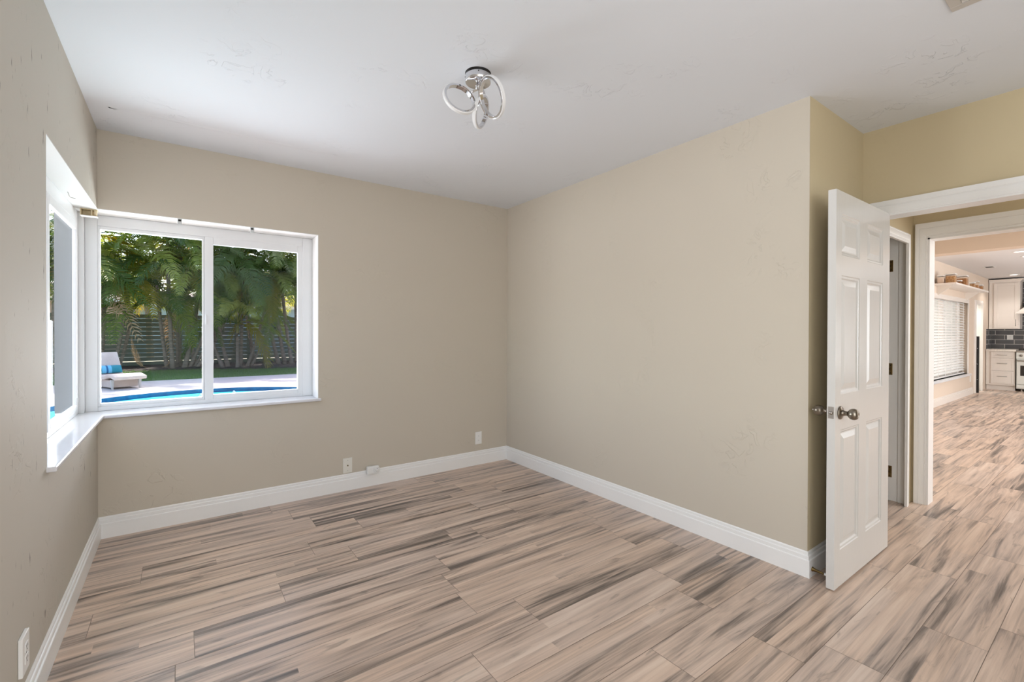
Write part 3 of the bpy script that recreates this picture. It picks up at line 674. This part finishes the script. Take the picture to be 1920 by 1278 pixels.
part(box((15.22, 1.690, .113), (KX-.002, 2.150, .886)), 'body', M_CAB, e, .002)
part(box((15.275, 1.695, 0), (15.30, 2.150, .113)), 'toe_kick', M_CAB, e)
for z0, z1, hz in ((.742, .876, .806), (.448, .732, .612), (.150, .438, .318)):
    b = MB(); shaker(b, 15.20, 1.700, 2.072, z0, z1, .035); q = part(b, 'drawer', M_CAB, e, .0015); pull(q, (1.81, hz), (1.97, hz), 15.20)
b = MB(); b.box((15.168, 1.672, .8865), (KX-.013, 2.1485, .935)); tag(b.build('worktop', M_COUNTER, None, .004), 'pale stone worktop on the three drawer cabinet', 'worktop')
# tiled splashback
M_TILE = mat('grey glazed tile', (84, 84, 86), .12, spec=.6)
nt = M_TILE.node_tree; n = nt.nodes; L = nt.links
tc = n.new('ShaderNodeTexCoord'); sx = n.new('ShaderNodeSeparateXYZ'); cx = n.new('ShaderNodeCombineXYZ'); ad = n.new('ShaderNodeMath'); ad.operation = 'ADD'
L.new(tc.outputs['Object'], sx.inputs[0]); L.new(sx.outputs[0], ad.inputs[0]); L.new(sx.outputs[1], ad.inputs[1])
sub_ = n.new('ShaderNodeMath'); sub_.operation = 'SUBTRACT'; sub_.inputs[1].default_value = .935; L.new(sx.outputs[2], sub_.inputs[0])
L.new(ad.outputs[0], cx.inputs[0]); L.new(sub_.outputs[0], cx.inputs[1])
bk = n.new('ShaderNodeTexBrick'); bk.inputs['Scale'].default_value = 1; bk.inputs['Brick Width'].default_value = .31; bk.inputs['Row Height'].default_value = .1085
bk.inputs['Mortar Size'].default_value = .0045; bk.inputs['Mortar Smooth'].default_value = .1
bk.inputs['Color1'].default_value = srgb(78, 78, 82); bk.inputs['Color2'].default_value = srgb(94, 95, 96); bk.inputs['Mortar'].default_value = srgb(206, 202, 198)
L.new(cx.outputs[0], bk.inputs['Vector']); L.new(bk.outputs['Color'], n['Principled BSDF'].inputs['Base Color'])
b = MB(); b.box((KX-.012, 1.655, .935), (KX-.0005, 2.148, 1.3995)); struct(b.build('wall_splashback', M_TILE)); struct(box((KX-.012, -.4, .90), (KX-.0005, 1.6545, HK-.001)).build('wall_splashback_range', M_TILE)); struct(box((15.28, 2.1485, .935), (KX-.0125, 2.1598, 1.3995)).build('wall_splashback_side', M_TILE))
plate('outlet', 'white outlet on the dark grey kitchen tiles', (KX-.012, 1.850, 1.208), (-1, 0, 0), .10, .115, .006, 'duplex', M_WHITEP)
# range and hood
e = empty('range_cooker', (15.5, 1.28, 0), 'white range cooker with black burners at the right edge', 'cooker')
RY0, RY1 = .90, 1.668
part(box((15.19, RY0, .06), (KX-.014, RY1, .915)), 'body', M_RANGE, e, .004)
part(box((15.15, RY0, .735), (15.19, RY1, .875)), 'control_panel', M_RANGE, e, .004)
part(box((15.145, RY0-.0, .875), (15.2, RY1, .915)), 'front_rail', M_STEEL, e, .006)
for i in range(5):
    b = MB(); y = 1.598-i*.145; b.lathe([(0, 0), (.028, 0), (.028, .005), (.02, .008), (.018, .035), (.014, .038), (0, .038)], (15.15, y, .808), (-1, 0, 0), 20); k_ = part(b, 'knob', M_STEEL, e)
    part(box((15.108, y-.003, .795), (15.112, y+.003, .822)), 'pointer', M_BLACK, k_)
od = part(box((15.165, RY0+.005, .165), (15.19, RY1-.005, .715)), 'oven_door', M_RANGE, e, .005)
part(box((15.161, RY0+.07, .355), (15.166, RY1-.062, .585)), 'oven_window', M_OVEN, od, .002)
b = MB(); b.tube([(15.11, RY0+.02, .690), (15.11, RY1-.02, .690)], .013, 14)
for y in (RY0+.05, RY1-.05): b.tube([(15.11, y, .690), (15.17, y, .690)], .009, 8)
part(b, 'handle', M_STEEL, od)
part(box((15.165, RY0+.005, .085), (15.19, RY1-.005, .150)), 'drawer', M_RANGE, e, .004)
part(box((15.20, RY0+.01, .055), (15.24, RY1-.01, .075)), 'plinth', M_BLACK, e)
for y in (RY0+.08, RY1-.08):
    b = MB(); b.lathe([(0, 0), (.02, 0), (.02, .012), (.014, .02), (.014, .062), (0, .062)], (15.215, y, 0), (0, 0, 1), 14); part(b, 'foot', M_STEEL, e)
for y in (RY0+.19, RY1-.19):
    b = MB()
    for k in range(-2, 3): b.box((15.24, y+k*.06-.006, .93), (15.84, y+k*.06+.006, .955))
    for k in range(4): b.box((15.25+k*.19, y-.16, .93), (15.262+k*.19, y+.16, .955))
    for x in (15.25, 15.82):
        for q in (-.15, .15): b.box((x, y+q-.006, .9151), (x+.012, y+q+.006, .935))
    part(b, 'burner_grate', M_BLACK, e)
e = empty('range_hood', (15.6, 1.28, 1.75), 'pale range hood over the cooker at the right edge', 'hood')
b = MB(); b.box((15.38, RY0-.03, 1.750), (KX-.014, 1.705, 1.790)); part(b, 'canopy_rim', M_CAB, e, .003)
b = MB(); b.frames([[Vector((15.39, RY0-.02, 1.791)), Vector((15.39, 1.695, 1.791)), Vector((KX-.014, 1.695, 1.791)), Vector((KX-.014, RY0-.02, 1.791))], [Vector((15.66, 1.14, 2.05)), Vector((15.66, 1.43, 2.05)), Vector((KX-.014, 1.43, 2.05)), Vector((KX-.014, 1.14, 2.05))], [Vector((15.66, 1.14, HK-.002)), Vector((15.66, 1.43, HK-.002)), Vector((KX-.014, 1.43, HK-.002)), Vector((KX-.014, 1.14, HK-.002))]], smooth=False); part(b, 'chimney', M_CAB, e)
# ceiling fittings of the kitchen
M_LENS = mat('lit lens', (255, 250, 240), .4, emit=((255, 246, 232), 3.0))
for x, y, lb in ((10.66, 1.145, 'round recessed ceiling light nearest the hall opening'), (11.40, 1.135, 'round recessed ceiling light cut by the right edge of view'), (14.8, 1.675, 'round recessed ceiling light above the kitchen cabinet')):
    e = empty('downlight', (x, y, HK), lb, 'ceiling light', 'recessed kitchen downlights')
    b = MB(); b.lathe([(.062, 0), (.086, 0), (.084, -.005), (.064, -.006), (.062, 0)], (x, y, HK-.0003), (0, 0, 1), 32); part(b, 'trim_ring', M_WHITEP, e)
    b = MB(); b.lathe([(0, 0), (.0615, 0), (.0615, -.003), (0, -.003)], (x, y, HK-.001), (0, 0, 1), 32); part(b, 'lens', M_LENS, e)
    l = bpy.data.lights.new('downlight_lamp', 'SPOT'); l.energy = 30; l.spot_size = math.radians(125); l.spot_blend = .6; l.shadow_soft_size = .06; l.color = (1, .96, .91)
    o = bpy.data.objects.new('downlight_lamp', l); COL.objects.link(o); o.location = (0, 0, -.02); o.parent = e
e = empty('ceiling_vent', (12.7, 1.76, HK), 'small dark ceiling vent above the kitchen shelf', 'vent')
b = MB(); ring_ = ((12.55, 1.69), (12.85, 1.83))
for q in (((12.55, 1.69), (12.575, 1.83)), ((12.825, 1.69), (12.85, 1.83)), ((12.575, 1.69), (12.825, 1.705)), ((12.575, 1.815), (12.825, 1.83))): b.box((q[0][0], q[0][1], HK-.006), (q[1][0], q[1][1], HK-.0003))
part(b, 'vent_frame', M_WHITEP, e, .001)
part(box((12.575, 1.705, HK-.002), (12.825, 1.815, HK-.0005)), 'backing', M_DARK, e)
b = MB()
for i in range(5): b.box((12.60+i*.045, 1.705, HK-.005), (12.610+i*.045, 1.815, HK-.003))
part(b, 'louvre', mat('grey louvre', (120, 112, 104), .5, bump=(40, .03, (1, 1, 1))), e)

# ------------------------------------------------------------------ garden
GZ = -.1
rnd = random.Random(21)
M_DECK = mat('sunlit pavers', (206, 198, 192), .75, var=(6, (188, 178, 172), .35, .7, (1, 1, 1)), bump=(30, .3, (1, 1, 1)))
M_WATER = mat('pool water', (66, 190, 204), .6, spec=.0, var=(5, (96, 208, 218), .4, .7, (1, 1, 1)), bump=(9, .15, (1, 1, 1)))
M_POOLT = mat('blue pool tile', (34, 106, 150), .3, spec=.4, var=(9, (24, 84, 130), .4, .65, (1, 1, 1)))
M_POOLB = mat('pale pool plaster', (120, 214, 222), .6, var=(2, (90, 196, 210), .4, .7, (1, 1, 1)))
PX, PY, PA, PB = .45, 9.6, 3.03, 3.8
N = 72
el = [(PX+PA*math.cos(2*PI*i/N), PY+PB*math.sin(2*PI*i/N)) for i in range(N)]
DX_0, DX_1, DY_0, DY_1 = -14, 22, -7, 16.4
def outer(i):
    a = 2*PI*i/N; dx, dy = PA*math.cos(a), PB*math.sin(a); t = 1e9
    if dx > 1e-9: t = min(t, (DX_1-PX)/dx)
    if dx < -1e-9: t = min(t, (DX_0-PX)/dx)
    if dy > 1e-9: t = min(t, (DY_1-PY)/dy)
    if dy < -1e-9: t = min(t, (DY_0-PY)/dy)
    return (PX+dx*t, PY+dy*t)
b = MB(); oo = [outer(i) for i in range(N)]
I = [b.b.verts.new((x, y, GZ)) for x, y in el]; O = [b.b.verts.new((x, y, GZ)) for x, y in oo]
for i in range(N): b._f([I[i], O[i], O[(i+1) % N], I[(i+1) % N]])
for cx_, cy_ in ((DX_0, DY_0), (DX_1, DY_0), (DX_1, DY_1), (DX_0, DY_1)):
    for i in range(N):
        p, q = oo[i], oo[(i+1) % N]
        if abs(p[0]-q[0]) > 1e-6 and abs(p[1]-q[1]) > 1e-6 and min(p[0], q[0])-1e-6 <= cx_ <= max(p[0], q[0])+1e-6 and min(p[1], q[1])-1e-6 <= cy_ <= max(p[1], q[1])+1e-6:
            b._f([O[i], b.b.verts.new((cx_, cy_, GZ)), O[(i+1) % N]])
dk = struct(b.build('patio_deck', M_DECK))
e = empty('swimming_pool', (PX, PY, GZ-1.4), 'curved turquoise swimming pool with a dark blue waterline band', 'pool')
def rg_(z, s=1.0): return [Vector((PX+(x-PX)*s, PY+(y-PY)*s, z)) for x, y in el]
b = MB(); b.frames([rg_(GZ), rg_(GZ-.20)], cap=False); part(b, 'tile_band', M_POOLT, e)
b = MB(); b.frames([rg_(GZ-.20), rg_(GZ-1.3, .97), rg_(GZ-1.4, .9)], cap=False); b._f([b.b.verts.new(p) for p in rg_(GZ-1.4, .9)]); part(b, 'basin', M_POOLB, e)
b = MB(); b._f([b.b.verts.new(p) for p in rg_(GZ-.095)]); part(b, 'water', M_WATER, e)
for x, y, lb in ((.36, 12.2, 'small white splash cone in the pool seen in the left pane'), (1.0, 12.4, 'small white splash cone in the pool seen in the right pane')):
    b = MB(); b.lathe([(0, 0), (.07, 0), (.05, .05), (.03, .10), (.012, .125), (0, .13)], (x, y, GZ-.10), (0, 0, 1), 14)
    tag(b.build('water_jet', mat('foamy water', (226, 240, 244), .3, bump=(20, .4, (1, 1, 1)))), lb, 'fountain', 'pool water jets')
# lawn, mulch bed, ground beyond
M_SOIL = mat('dark mulch', (44, 36, 34), .95, var=(14, (74, 60, 52), .45, .7, (1, 1, 1)), bump=(25, 1, (1, 1, 1)))
M_GRASSB = mat('lawn ground', (62, 92, 40), .9, var=(7, (92, 116, 52), .4, .7, (1, 1, 1)), bump=(60, .8, (1, 1, 1)))
LY0, LY1, BY1 = 16.4, 20.2, 23.0
def mulch_y(x): return 20.9-.42*(x+.6)*(x > -.6)+.12*math.sin(x*2.3)
struct(box((-14, LY0, GZ-.2), (22, 21.5, GZ)).build('lawn_ground', M_GRASSB))
b = MB(); xs_ = [-14+.3*i for i in range(121)]
bed = [[Vector((x, mulch_y(x)-.35, GZ-.01)), Vector((x, mulch_y(x), GZ+.03)), Vector((x, mulch_y(x)+.6, GZ+.07+.03*math.sin(x*5))), Vector((x, BY1+.6, GZ+.06))] for x in xs_]
b.frames(bed, close_ring=False, cap=False); struct(b.build('mulch_bed', M_SOIL))
for gx0, gy0, gx1, gy1 in ((DX_1, -60, 90, BY1+.5), (-60, -60, DX_0, BY1+.5), (DX_0, -60, DX_1, DY_0)): struct(box((gx0, gy0, GZ-.3), (gx1, gy1, GZ-.015)).build('ground_side', M_DECK))
struct(box((-40, BY1+.5, GZ-.2), (50, 70, GZ-.02)).build('ground_beyond', mat('sunny yard', (170, 164, 140), .9, bump=(10, .5, (1, 1, 1)))))
b = MB()
for _ in range(9000):
    x = rnd.uniform(-4.5, 5.2); y = rnd.uniform(LY0-.01, 21.2)
    if y > mulch_y(x): continue
    a = rnd.uniform(0, PI); w = .006; h = rnd.uniform(.03, .07); q = rnd.uniform(-.03, .03); dx, dy = math.cos(a)*w, math.sin(a)*w
    b._f([b.b.verts.new((x-dx, y-dy, GZ)), b.b.verts.new((x+dx, y+dy, GZ)), b.b.verts.new((x+q, y+q*.5, GZ+h))])
M_BLADE = leaf_mat('grass blades', [(70, 104, 40), (96, 132, 52)], .3)
tag(b.build('lawn_grass', M_BLADE, fix=False), 'strip of mown green lawn between the patio and the palms', 'grass', None, 'stuff')
# slatted fence
M_FEN = mat('grey green fence paint', (118, 124, 106), .75, var=(8, (102, 110, 94), .4, .7, (.3, 1, 1)), bump=(30, .2, (.1, 1, 1)))
e = empty('slat_fence', (0, BY1, GZ), 'long grey green horizontal slat fence behind the palms', 'fence')
b = MB(); k = 0; z = GZ+.05
while z < 1.88:
    g = .014 if rnd.random() < .75 else .022
    x = -12
    while x < 20:
        b.box((x, BY1, z+rnd.uniform(-.002, .002)), (x+2.39, BY1+.022, z+.150)); x += 2.4
    z += .150+g
part(b, 'slats', M_FEN, e)
x = -12
while x < 20:
    part(box((x-.05, BY1+.0225, GZ-.05), (x+.05, BY1+.11, 1.92)), 'post', M_FEN, e); x += 2.4
# palms
M_FROND = leaf_mat('palm frond', [(60, 88, 36), (88, 114, 46), (122, 140, 58), (160, 166, 76), (106, 128, 56), (70, 100, 46)], .45)
M_DRY = leaf_mat('dry palm frond', [(150, 124, 84), (186, 160, 118)], .25)
M_YEL = leaf_mat('yellowing frond', [(150, 138, 44), (122, 128, 46)], .45)
M_STEM = mat('ringed palm stem', (150, 134, 116), .8, var=(5, (112, 104, 88), .4, .65, (1, 1, 5)), bump=(16, .6, (.3, .3, 4)))
M_SHAFT = mat('green crown shaft', (104, 124, 70), .5, var=(4, (140, 132, 74), .4, .65, (1, 1, 1)), bump=(10, .1, (1, 1, .3)))
def frond_mesh(name, L_, rise, droop, seed, nl=36, ll=.52):
    r_ = random.Random(seed); mb = MB(); pts = []
    def P(t): return Vector((L_*(t-.12*t*t)*.92, .05*math.sin(t*3+seed), rise*t-droop*t*t))
    mb.tube([P(i/10) for i in range(11)], [.016*(1-i/10)+.003 for i in range(11)], 5)
    for i in range(nl):
        t = .18+.82*(i+.5)/nl; p = P(t); d = (P(min(1, t+.02))-P(t-.02)).normalized()
        l = ll*(math.sin(PI*(.16+.80*(t-.18)/.82))**.7)*r_.uniform(.85, 1.1)
        side = d.cross(Vector((0, 0, 1))).normalized(); up = side.cross(d)
        for s in (1, -1):
            fwd = .45+.5*t+r_.uniform(-.1, .1); lift = r_.uniform(.12, .5)
            dr = (side*s*.9+d*fwd+up*lift).normalized()
            w = .030; a = p; m_ = p+dr*l*.5; e_ = p+dr*l+Vector((0, 0, -l*r_.uniform(.25, .6)))
            wv = d*w
            v = [mb.b.verts.new(q) for q in (a-wv*.6, a+wv*.6, m_+wv, m_-wv, e_)]
            mb._f([v[0], v[1], v[2], v[3]]); mb._f([v[3], v[2], v[4]])
    me = bpy.data.meshes.new(name); mb.b.to_mesh(me); mb.b.free(); return me
FM = [frond_mesh('frond_a', 2.3, 1.5, 2.0, 1), frond_mesh('frond_b', 2.0, 1.1, 2.1, 2), frond_mesh('frond_c', 2.5, 1.9, 2.2, 3), frond_mesh('frond_d', 1.9, .5, 2.2, 4)]
for me in FM: me.materials.append(M_FROND)
FD = frond_mesh('frond_dry', 1.7, .3, 2.4, 5, 26, .42); FD.materials.append(M_DRY)
FYM = frond_mesh('frond_yellow', 1.8, .6, 2.0, 6, 32, .46); FYM.materials.append(M_YEL)
def palm_clump(x, y, lb, stems, seed):
    """stems: (dx, dy, azimuth deg, lean, height, radius)"""
    r_ = random.Random(seed); e = empty('palm_clump', (x, y, GZ+.04), lb, 'palm', 'palm clumps in front of the fence')
    for dx, dy, az, lean, h, rad in stems:
        az = math.radians(az); n_ = 12; pts, rs = [], []; h = h*.9 if h < 6.5 else h*.95
        for i in range(n_+1):
            t = i/n_; q = lean*h*(t-.35*t*t)
            pts.append(Vector((dx+math.cos(az)*q, dy+math.sin(az)*q, h*t-.06)))
            rs.append(rad*(1.35-.5*min(1, t*6)) if t < .2 else rad*(.9 if t < .78 else (1.15 if t < .84 else .9-.5*(t-.84)/.16)))
        mb = MB(); mb.tube(pts, rs, 10)
        for f in mb.b.faces:
            if f.calc_center_median().z > h*.78-.06: f.material_index = 1
        so = mb.build('stem', [M_STEM, M_SHAFT], e)
        topp = pts[-1]; td = (pts[-1]-pts[-2]).normalized()
        nf = r_.choice((9, 10, 11)); a0 = r_.uniform(0, 6.28)
        for k in range(nf):
            u = r_.random()
            me = FD if u < .03 else (FYM if u < .08 else r_.choice(FM))
            fo = bpy.data.objects.new('frond', me); COL.objects.link(fo); fo.parent = so
            fo.location = topp-td*(.10 if me is not FD else .45)
            pit = r_.uniform(-.55, .15) if me not in (FD, FYM) else r_.uniform(-.25, .25)
            fo.rotation_euler = (r_.uniform(-.35, .35), pit, a0+k*2*PI/nf+r_.uniform(-.3, .3)); s_ = r_.uniform(.95, 1.28); fo.scale = (s_, s_, s_)
    return e
R_ = math.radians
palm_clump(-2.25, 20.9, 'leftmost palm clump with straight stems behind the lounger', [(-.30, 0, 100, .06, 4.3, .085), (.0, .2, 60, .10, 3.9, .07), (.35, -.1, 40, .24, 3.6, .06), (-.1, -.3, 260, .05, 5.2, .075), (.45, .2, 30, .30, 2.6, .055)], 11)
palm_clump(-.02, 21.0, 'palm clump with many splayed stems beside the left pane mullion', [(-.38, .1, 165, .14, 4.6, .06), (-.22, -.15, 170, .05, 5.4, .07), (-.1, .2, 60, .03, 3.0, .05), (.12, -.1, 20, .22, 4.8, .075), (.26, .0, 8, .42, 4.4, .06), (.40, .1, 2, .52, 3.6, .05), (.48, -.05, -5, .66, 3.2, .05), (.0, .35, 100, .1, 5.0, .06)], 12)
palm_clump(1.75, 20.3, 'middle palm clump in the right pane with a hanging yellow frond', [(-.45, 0, 160, .40, 3.8, .06), (-.28, .1, 150, .26, 4.6, .065), (-.02, -.2, 80, .10, 2.0, .06), (.12, .1, 60, .05, 4.9, .06), (.30, 0, 15, .38, 4.0, .05), (.42, .1, 10, .55, 3.1, .045)], 13)
palm_clump(3.72, 20.8, 'rightmost palm clump with grey stems leaning left in the right pane', [(-.45, 0, 175, .24, 4.7, .075), (-.22, .0, 175, .18, 5.2, .075), (.02, -.1, 170, .16, 4.4, .07), (.22, .1, 90, .04, 5.0, .06), (.42, .1, 60, .05, 3.6, .06), (.6, -.1, 20, .2, 4.6, .06)], 14)
palm_clump(-3.75, 20.9, 'palm clump seen through the narrow left wall window', [(-.2, 0, 200, .15, 4.4, .07), (.2, .1, 40, .12, 3.8, .06), (.05, -.2, 300, .08, 5.3, .07), (-.4, .1, 170, .3, 3.6, .06)], 15)
palm_clump(5.9, 21.2, 'palm clump hidden partly by the right window frame', [(-.3, 0, 175, .28, 4.6, .07), (.1, .1, 120, .1, 5.2, .07), (.3, 0, 30, .2, 4.2, .06)], 16)
palm_clump(.75, 21.5, 'tall palm clump close to the fence behind the splayed stems', [(-.3, 0, 180, .14, 7.2, .07), (.2, .1, 20, .12, 8.0, .07), (.0, .2, 100, .03, 6.6, .06)], 17)
palm_clump(2.7, 22.0, 'tall palm clump close to the fence between the two right pane clumps', [(-.2, 0, 180, .12, 7.2, .07), (.2, .1, 20, .10, 7.9, .07)], 18)
for x, y, rz, lb in ((-.55, 20.95, .4, 'dry fallen frond on the mulch right of the lounger'), (-1.0, 21.2, 2.6, 'dry fallen frond lying behind the lounger end'), (.55, 20.75, .2, 'dry fallen frond at the foot of the splayed palm stems')):
    o = bpy.data.objects.new('fallen_frond', FD); COL.objects.link(o); o.location = (x, y, GZ+.26); o.rotation_euler = (.5, -.9, rz); o.scale = (.45, .45, .45)
    o.rotation_euler = (2.9, -.25, rz); o.location.z = GZ+.09
    tag(o, lb, 'palm frond', 'fallen fronds on the mulch')
# house of the neighbour
M_HB = mat('beige render', (206, 178, 160), .8, bump=(20, .1, (1, 1, 1))); M_HBL = mat('pale blue render', (188, 214, 222), .8, bump=(20, .1, (1, 1, 1)))
M_RF = mat('brown roof tiles', (120, 104, 94), .8, bump=(8, .6, (1, 6, 1))); M_FAS = mat('white fascia', (236, 232, 226), .6, bump=(20, .05, (1, 1, 1)))
e = empty('neighbour_house', (0, 35, GZ), 'neighbouring house with beige and pale blue walls behind the fence', 'house')
part(box((-9, 33, GZ), (-2.4, 40, 3.0)), 'beige_wall', M_HB, e); part(box((-2.4, 34, GZ), (10, 40, 2.9)), 'blue_wall', M_HBL, e)
part(MB().prism([(32.4, 3.0), (36.5, 4.1), (40.6, 3.0), (40.6, 2.9), (32.4, 2.9)], lambda y, z: (-9.5, y, z), lambda y, z: (-2.0, y, z)), 'roof', M_RF, e)
part(MB().prism([(33.4, 2.92), (37, 3.8), (40.6, 2.92), (40.6, 2.82), (33.4, 2.82)], lambda y, z: (-1.99, y, z), lambda y, z: (10.5, y, z)), 'roof', M_RF, e)
part(box((-9.5, 32.35, 2.84), (-2.0, 32.4, 3.02)), 'fascia', M_FAS, e); part(box((-1.99, 33.35, 2.76), (10.5, 33.4, 2.94)), 'fascia', M_FAS, e)
for x in (1.0, 4.2, 7.4):
    wf = part(box((x, 33.95, 1.0), (x+1.3, 33.999, 2.2)), 'window', M_FAS, e); part(box((x+.08, 33.93, 1.08), (x+1.22, 33.949, 2.12)), 'pane', M_OVEN, wf)
# leafy trees beyond the fence
M_LEAF = leaf_mat('broad leaves', [(48, 74, 34), (84, 108, 44)], .5)
def leafy_tree(x, y, h, r, lb, seed, n_=1500):
    r_ = random.Random(seed); e = empty('leafy_tree', (x, y, GZ), lb, 'tree', 'leafy trees beyond the fence')
    mb = MB(); top = Vector((r_.uniform(-.4, .4), r_.uniform(-.4, .4), h*.62))
    mb.tube([Vector((0, 0, -.1)), top*.5+Vector((.1, 0, 0)), top], [.16, .12, .08], 8); bl = []
    for k in range(7):
        a = k*.9+r_.random(); q = Vector((math.cos(a)*r*.6, math.sin(a)*r*.6, h*r_.uniform(.5, .95))); bl.append(q)
        mb.tube([top*.7, (top*.7+q)*.5+Vector((0, 0, .2)), q], [.06, .04, .015], 6)
    mb.build('trunk', M_STEM, e)
    mb = MB()
    for _ in range(n_):
        c_ = r_.choice(bl); d = Vector((r_.gauss(0, 1), r_.gauss(0, 1), r_.gauss(0, .8))).normalized()*r*.62*r_.random()**.4
        p = c_+d; a = Vector((r_.uniform(-1, 1), r_.uniform(-1, 1), r_.uniform(-.6, .6))).normalized(); bb_ = a.cross(Vector((r_.uniform(-1, 1), r_.uniform(-1, 1), 1))).normalized()
        l, w = r_.uniform(.09, .16), r_.uniform(.04, .07)
        mb._f([mb.b.verts.new(q) for q in (p-a*l, p+bb_*w, p+a*l, p-bb_*w)])
    mb.build('crown', M_LEAF, e, fix=False)
leafy_tree(-4.6, 27.5, 6.0, 2.2, 'leafy tree beyond the fence at the far left of the back window', 31)
leafy_tree(-1.2, 28.5, 6.6, 2.4, 'leafy tree beyond the fence behind the left pane palms', 32)
leafy_tree(2.2, 27.0, 6.2, 2.3, 'leafy tree beyond the fence behind the mullion', 33)
leafy_tree(5.2, 28.0, 6.4, 2.4, 'leafy tree beyond the fence at the far right of the back window', 34)
# sun lounger
M_WICK = mat('cream wicker', (208, 190, 177), .7, var=(3, (192, 172, 160), .4, .65, (1, 1, 1)), bump=(90, .6, (1, 1, 1)))
M_LEG = mat('grey lounger frame', (190, 184, 178), .5, bump=(40, .05, (1, 1, 1)))
e = empty('sun_lounger', (-.965, 14.275, GZ), 'cream wicker sun lounger on the patio beyond the pool', 'lounger'); e.rotation_euler = (0, 0, R_(24.3))
def ribbon(name, prof, x0, x1, th, mm, par, bev=.02):
    """prof: (y, z) centre line; slab of thickness th between x0 and x1, in the lounger's own frame"""
    up_, dn = [], []
    for i, (y, z) in enumerate(prof):
        a = Vector(prof[max(i-1, 0)]); c_ = Vector(prof[min(i+1, len(prof)-1)]); d = (c_-a).normalized(); nn = Vector((-d.y, d.x))
        up_.append((y+nn.x*th/2, z+nn.y*th/2)); dn.append((y-nn.x*th/2, z-nn.y*th/2))
    return MB().prism(up_+dn[::-1], lambda a, z: (x0, a, z), lambda a, z: (x1, a, z)).build(name, mm, par, bev, segs=3)
LW = .32
ribbon('seat', [(.0+1.5*i/20, .262+.075*math.exp(-((i/20-.22)/.17)**2)-.02*math.sin(PI*i/20)+.02*(i/20)) for i in range(21)], -LW, LW, .085, M_WICK, e)
ribbon('backrest', [(1.36, .30), (1.46, .46), (1.58, .66), (1.70, .84)], -LW, LW, .06, M_WICK, e)
box((-LW+.05, .34, .04), (LW-.05, 1.30, .215)).build('skirt', M_WICK, e, .01)
for x in (-LW+.045, LW-.045):
    for y in (.28, 1.34):
        MB().frames([[Vector((x+a, y+q-.02, 0)) for a, q in ((-.016, -.016), (.016, -.016), (.016, .016), (-.016, .016))], [Vector((x+a, y+q, .235)) for a, q in ((-.03, -.025), (.03, -.025), (.03, .025), (-.03, .025))]], smooth=False).build('leg', M_LEG, e)
# pillow: soft box with stripes of its own
M_PIL = mat('teal cushion', (38, 140, 152), .85, bump=(120, .2, (1, 1, 1)))
nt = M_PIL.node_tree; n = nt.nodes; L = nt.links; tc = n.new('ShaderNodeTexCoord'); sx = n.new('ShaderNodeSeparateXYZ'); rp = n.new('ShaderNodeValToRGB'); rp.color_ramp.interpolation = 'CONSTANT'
L.new(tc.outputs['Object'], sx.inputs[0]); mr = n.new('ShaderNodeMapRange'); mr.inputs[1].default_value = -.33; mr.inputs[2].default_value = .33; L.new(sx.outputs[0], mr.inputs[0]); L.new(mr.outputs[0], rp.inputs[0])
el_ = rp.color_ramp.elements; el_[0].color = srgb(34, 128, 142); el_[1].position = .80; el_[1].color = srgb(34, 128, 142)
for p, c_ in ((.30, (104, 176, 204)), (.43, (36, 92, 136)), (.49, (104, 176, 204)), (.60, (34, 128, 142))):
    q = el_.new(p); q.color = srgb(*c_)
L.new(rp.outputs[0], n['Principled BSDF'].inputs['Base Color'])
mb = MB(); rings = []
for i in range(13):
    t = -1+2*i/12; y = .29*t; s_ = max(.06, (1-abs(t)**6))**.5; w = .108*(.9+.1*s_); th = .065*s_
    rings.append([Vector((y, th*math.cos(a), w*math.sin(a))) for a in [k*2*PI/18 for k in range(18)]])
mb.frames(rings)
po = mb.build('throw_pillow', M_PIL); po.location = (-.965-.412*1.33, 14.275+.911*1.33, GZ+.425); po.rotation_euler = (R_(-28), 0, R_(24.3))
tag(po, 'teal cushion with light blue stripes leaning on the lounger backrest', 'cushion')
